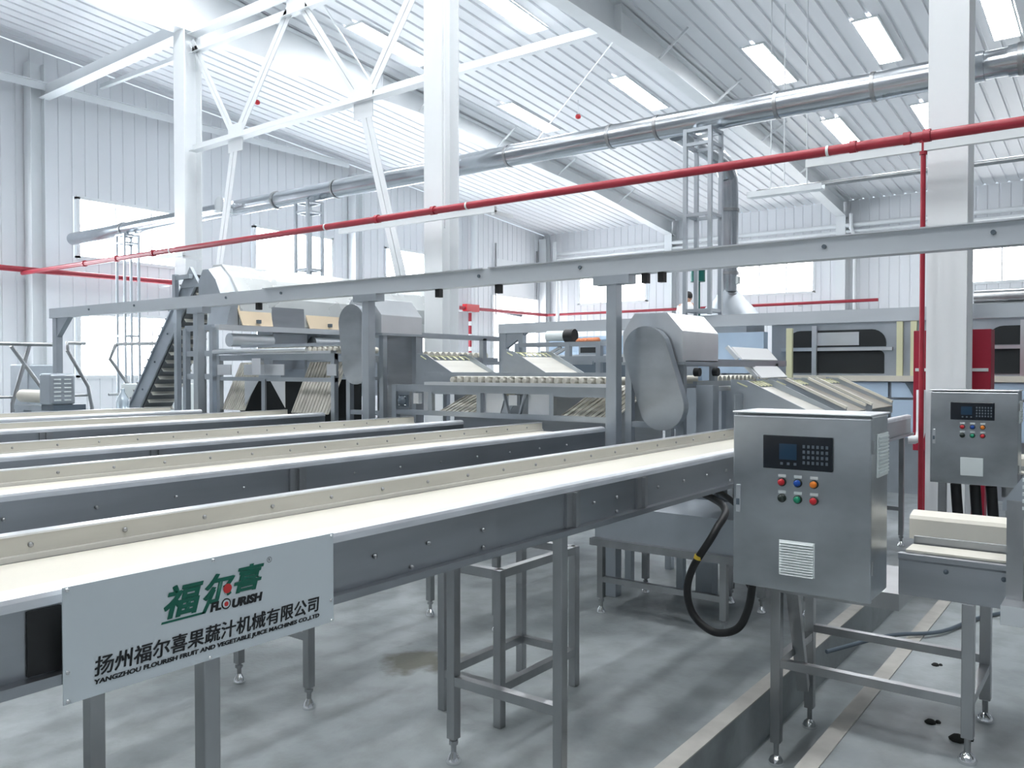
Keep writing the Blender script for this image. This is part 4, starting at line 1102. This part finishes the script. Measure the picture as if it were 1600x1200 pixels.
def railing(y, top, legs, label):
    """bent tube railing: top bar points (x, z), then bent legs"""
    xs = [p[0] for p in top]
    t = thing('slanted_railing', label, 'railing', (sum(xs) / len(xs), y, 0), 'zigzag railings')
    MB().path([(x, y, z) for x, z in top], .028, 10).build('top_bar', M['steel_tube'], t)
    for pts in legs:
        MB().path([(x, y + .02, z) for x, z in pts], .026, 10).build('slanted_leg', M['steel_tube'], t)
    MB().tube((min(xs) - .1, y + .05, 1.18), (max(xs) + .05, y + .05, 1.18), .02, 8).build('lower_bar', M['steel_tube'], t)
railing(12.0, [(4.3, 1.89), (5.50, 1.89)], [[(5.2, 1.87), (4.98, 1.1), (4.98, 0)], [(4.97, 1.86), (5.35, 1.3), (5.55, 1.0), (5.55, 0)]], 'zigzag legged railing at the far left before the wall')
railing(12.02, [(5.95, 1.92), (5.70, 1.92), (5.71, 1.82)], [[(5.71, 1.82), (6.0, 1.3), (6.05, 1.0), (6.05, 0)]], 'bent tube railing right of the motor box')
railing(12.04, [(6.42, 1.92), (7.12, 1.95), (7.28, 1.78), (7.6, 1.2)], [[(6.42, 1.92), (6.33, 1.70), (6.62, 1.3), (6.7, 0)], [(7.6, 1.2), (7.65, 0)]], 'bent tube railing in front of the bright lower window')
tag(MB().lathe((5.0, 9.25, 1.05), [(.06, 0), (.07, .02), (.07, .14), (.05, .19), (.022, .24), (.022, .28)], 16).build('water_bottle', M['bottle']), 'clear plastic bottle standing left of the elevator', 'bottle')
tag(MB().box(4.7, 5.3, 8.7, 9.8, .95, 1.05).box(4.75, 5.25, 8.75, 9.75, 0, .95).build('side_table', M['steel_grey']), 'low steel bench below the bottle at left', 'bench')
tag(MB().box(6.4, 7.2, 11.1, 11.9, 0, 1.34).build('grey_bin', M['plastic'], None, .01), 'pale grey box between the bottle and the elevator', 'box')

# ------------------------------------------------------------------ machines further back
ov = thing('drying_oven', 'long grey oven with dark rounded openings behind the right column', 'oven', (11.6, 2, 0))
MB().box(11.3, 12.6, -2.0, 4.0, 1.47, 2.2).build('body', M['steel_grey'], ov)
def rounded(y0, y1, z0, z1, r, top=True, bot=False, n=6):
    pts = []
    def arc(cy, cz, a0):
        for k in range(n + 1):
            a = a0 + math.pi / 2 * k / n
            pts.append((cy + r * math.cos(a), cz + r * math.sin(a)))
    if top: arc(y1 - r, z1 - r, 0); arc(y0 + r, z1 - r, math.pi / 2)
    else: pts.extend([(y1, z1), (y0, z1)])
    if bot: arc(y0 + r, z0 + r, math.pi); arc(y1 - r, z0 + r, 1.5 * math.pi)
    else: pts.extend([(y0, z0), (y1, z0)])
    return pts
for yc in (3.16, .8):
    MB().prism(rounded(yc - .62, yc + .62, 1.84, 2.06, .17), 'x', 11.285, 11.3).build('opening', M['dark'], ov)
    MB().prism(rounded(yc - .6, yc + .6, 1.5, 1.79, .06), 'x', 11.285, 11.3).build('opening', M['dark'], ov)
    MB().box(11.26, 11.3, yc - .7, yc + .7, 1.79, 1.83).build('shelf_rail', M['steel_bright'], ov)
    MB().box(11.27, 11.285, yc - .3, yc + .22, 1.86, 2.03).build('drum_plate', M['steel_bright'], ov)
    MB().box(11.22, 11.27, yc + .22, yc + .28, 1.4, 2.12).build('upright', M['steel_bright'], ov)
for y in (2.34, 2.18):
    MB().box(11.26, 11.3, y, y + .07, 1.47, 2.2).build('edge_post', M['comb'], ov)
MB().box(11.25, 11.3, -2, 4, 2.16, 2.24).build('top_rail', M['steel_bright'], ov)
MB().box(11.2, 12.6, -2.0, 3.9, 1.40, 1.47).build('ledge', M['cream'], ov)
for y0, y1 in ((3.3, 3.85), (2.5, 3.26), (1.7, 2.46), (.9, 1.66)):
    MB().box(11.24, 11.26, y0, y1, 1.2, 1.39).build('film_panel', M['film'], ov)
    MB().box(11.24, 11.26, y0, y1, .7, 1.17).build('film_panel', M['film'], ov)
MB().box(11.3, 12.6, -2.0, 3.9, .0, 1.40).build('plinth', M['steel_grey'], ov)
MB().prism([(2.3, 1.38), (2.15, 1.38), (2.15, 1.22), (2.2, 1.2), (2.25, 1.3)], 'x', 11.225, 11.24).build('torn_film', M['key'], ov)
up = thing('oven_upper_duct', 'grey pipe bundle above the oven at the right edge', 'pipe', (11.6, .5, 2.3))
MB().tube((11.6, 1.6, 2.42), (11.6, -2, 2.42), .09, 14).tube((11.5, 1.6, 2.3), (11.5, -2, 2.3), .05, 12).build('pipe_run', M['steel_tube'], up)

bx_ = thing('filtered_panel_box', 'pale blue wrapped panel under the stack hood', 'panel', (10.3, 4.2, 0))
MB().box(10.3, 10.45, 3.75, 4.35, 1.5, 2.02).build('panel', M['film'], bx_)
MB().box(10.3, 10.45, 3.75, 3.8, 0, 1.5).box(10.3, 10.45, 4.3, 4.35, 0, 1.5).build('legs', M['steel_grey'], bx_)
MB().box(10.25, 10.3, 3.38, 3.45, 1.45, 2.05).build('edge_post', M['comb'], bx_)
for z0, l in ((1.9, 'black hook block on the tower under the rear rail'), (1.42, 'black caster block low behind the roller bed')):
    tag(MB().box(8.9, 8.96, 3.86, 3.95, z0, z0 + .13).build('rubber_block', M['black']), l, 'block')
tag(MB().tube((9.6, 4.32, 2.62), (9.6, 4.32, 2.8), .09, 14).tube((9.6, 4.32, 2.16), (9.6, 4.32, 2.62), .03, 10).build('signal_lamp', M['tealgreen']), 'small green motor beside the vertical stack', 'motor')

# inspection bench seen through the rear frame
ib = thing('inspection_bench', 'blue grey inspection bench seen under the rear rail left of the T post', 'bench', (10.5, 6.6, 0))
MB().box(10.2, 11.0, 5.6, 7.4, 1.72, 1.76).build('top', M['steel_bright'], ib)
MB().box(10.9, 11.0, 5.6, 7.4, 1.76, 2.05).build('back_panel', M['film'], ib)
MB().box(10.5, 10.95, 6.2, 6.6, 1.77, 1.98).build('dark_cupboard', M['steel_grey'], ib)
MB().box(10.48, 10.5, 6.24, 6.56, 1.79, 1.87).build('cupboard_opening', M['dark'], ib)
MB().box(10.25, 10.95, 5.65, 7.35, 0, 1.72).build('base', M['key'], ib)
lf = thing('low_lift_frame', 'grey low frame with slanted bars before the inspection bench', 'frame', (8.3, 5.2, 0))
MB().bar((7.9, 5.9, 1.66), (7.9, 4.6, 1.66), .07).build('top_rail', M['steel_grey'], lf)
MB().bar((7.6, 6.2, 1.62), (7.6, 4.6, 1.62), .04).build('lower_rail', M['steel_grey'], lf)
for y in (5.8, 5.1, 4.7):
    MB().box(7.87, 7.93, y - .03, y + .03, 0, 1.85).build('leg', M['steel_grey'], lf)
MB().bar((7.9, 5.8, 1.83), (7.9, 4.6, 1.83), .05).build('upper_rail', M['steel_grey'], lf)
MB().bar((7.9, 5.5, 1.66), (7.9, 5.2, 1.8), .03).bar((7.9, 5.4, 1.66), (7.9, 5.1, 1.8), .03).build('slanted_bars', M['steel_bright'], lf)
gm = thing('gear_motor', 'grey and black gear motor lying on the low frame beside orange cloth', 'motor', (8.0, 5.2, 1.86))
MB().tube((8.0, 5.45, 1.93), (8.0, 5.2, 1.93), .06, 14).build('casing', M['plastic'], gm)
MB().tube((8.0, 5.2, 1.93), (8.0, 5.08, 1.93), .075, 14).build('fan_cover', M['black'], gm)
cl = MB()
for k in range(9):
    a = k * .7
    cl.lathe((8.0 + .04 * math.sin(a), 5.02 - .03 * k, 1.855), [(.03, 0), (.045, .012), (.03, .03 + .008 * (k % 3)), (.005, .045)], 8)
tag(cl.build('orange_cloth', M['orange']), 'crumpled orange cloth on the low frame right of the gear motor', 'cloth')

# ------------------------------------------------------------------ worker far behind, only head and shoulders show
pl = thing('work_platform', 'grey raised steel platform far behind carrying the worker', 'platform', (18.6, 8.7, 0))
MB().box(17.9, 19.3, 7.4, 10.2, 1.6, 1.66).build('deck', M['steel_grey'], pl)
for x in (18.0, 19.2):
    for y in (7.5, 10.1):
        MB().box(x - .04, x + .04, y - .04, y + .04, 0, 1.6).build('leg', M['steel_grey'], pl)
def person(px, py, z0):
    t = thing('person', 'person in a white coat standing behind the tower frame, head visible', 'person', (px, py, z0))
    me = bpy.data.meshes.new('body'); bm = bmesh.new()
    J = {'pel': (0, 0, .95), 'wai': (0, 0, 1.12), 'che': (0, 0, 1.34), 'nec': (.0, 0, 1.47), 'hea': (-.01, 0, 1.58), 'top': (-.01, 0, 1.68),
         'shl': (0, .19, 1.40), 'shr': (0, -.19, 1.40), 'ell': (-.03, .24, 1.12), 'elr': (-.03, -.24, 1.12), 'wrl': (-.12, .22, .9), 'wrr': (-.12, -.22, .9),
         'hal': (-.15, .21, .82), 'har': (-.15, -.21, .82), 'hil': (0, .1, .9), 'hir': (0, -.1, .9), 'knl': (-.02, .11, .5), 'knr': (-.02, -.11, .5), 'anl': (.02, .11, .08), 'anr': (.02, -.11, .08), 'tol': (-.14, .12, .03), 'tor': (-.14, -.12, .03)}
    rad = {'pel': .15, 'wai': .135, 'che': .15, 'nec': .055, 'hea': .085, 'top': .07, 'shl': .075, 'shr': .075, 'ell': .05, 'elr': .05, 'wrl': .035, 'wrr': .035, 'hal': .035, 'har': .035, 'hil': .1, 'hir': .1, 'knl': .06, 'knr': .06, 'anl': .045, 'anr': .045, 'tol': .035, 'tor': .035}
    keys = list(J); vv = {k: bm.verts.new(J[k]) for k in keys}
    for a, b in (('pel', 'wai'), ('wai', 'che'), ('che', 'nec'), ('nec', 'hea'), ('hea', 'top'), ('che', 'shl'), ('che', 'shr'), ('shl', 'ell'), ('shr', 'elr'), ('ell', 'wrl'), ('elr', 'wrr'), ('wrl', 'hal'), ('wrr', 'har'), ('pel', 'hil'), ('pel', 'hir'), ('hil', 'knl'), ('hir', 'knr'), ('knl', 'anl'), ('knr', 'anr'), ('anl', 'tol'), ('anr', 'tor')):
        bm.edges.new((vv[a], vv[b]))
    bm.to_mesh(me); bm.free()
    o = bpy.data.objects.new('body', me); COL.objects.link(o); o.parent = t
    me.materials.append(M['skin'])
    o.modifiers.new('skin', 'SKIN')
    for i, k in enumerate(keys):
        me.skin_vertices[0].data[i].radius = (rad[k], rad[k])
        me.skin_vertices[0].data[i].use_root = (k == 'pel')
    sd = o.modifiers.new('sub', 'SUBSURF'); sd.levels = 2; sd.render_levels = 2
    L = Vector((px, py, z0))
    MB().lathe(L + Vector((.0, 0, .45)), [(.24, 0), (.22, .4), (.19, .7), (.215, .9), (.16, .99), (.075, 1.04)], 18).tube(L + Vector((0, .2, 1.40)), L + Vector((-.03, .25, 1.1)), .075, 12, .06).tube(L + Vector((0, -.2, 1.40)), L + Vector((-.03, -.25, 1.1)), .075, 12, .06) \
        .tube(L + Vector((-.03, .25, 1.1)), L + Vector((-.11, .22, .93)), .06, 12, .05).tube(L + Vector((-.03, -.25, 1.1)), L + Vector((-.11, -.22, .93)), .06, 12, .05).build('coat', M['coat'], t)
    MB().lathe(L + Vector((.015, 0, 1.575)), [(.09, .0), (.105, .06), (.1, .11), (.065, .16), (.01, .18)], 16).build('hair', M['hair'], t)
    MB().lathe(L + Vector((-.1, 0, 1.555)), [(.006, -.02), (.014, .0), (.006, .035)], 8).build('nose', M['skin'], t)
    for s_ in (-1, 1):
        MB().lathe(L + Vector((-.088, .033 * s_, 1.59)), [(.003, -.008), (.010, 0), (.003, .008)], 8).build('eye', M['hair'], t)
        MB().lathe(L + Vector((-.005, .088 * s_, 1.56)), [(.006, -.025), (.016, .0), (.006, .03)], 8).build('ear', M['skin'], t)
    return t
person(18.6, 8.62, 1.66)

# ------------------------------------------------------------------ crumbs of dirt on the floor at the lower right
for x, y, r, l in ((4.02, .71, .022, 'dark crumb of dirt on the floor left of the right foot'), (3.90, .585, .032, 'larger dark lump of dirt beside the right foot of the cross conveyor'), (4.55, .33, .028, 'dark lump of dirt at the right edge of the floor'), (4.82, .83, .018, 'small dark crumb on the floor between the cross conveyor legs')):
    b = MB().lathe((x, y, 0), [(r, 0), (r * 1.1, r * .3), (r * .6, r * .7), (r * .1, r * .8)], 7).lathe((x + r, y - r * 1.2, 0), [(r * .6, 0), (r * .6, r * .2), (r * .3, r * .5), (.001, r * .5)], 6)
    tag(b.build('dirt_clod', M['clod']), l, 'debris', 'dirt on the floor')
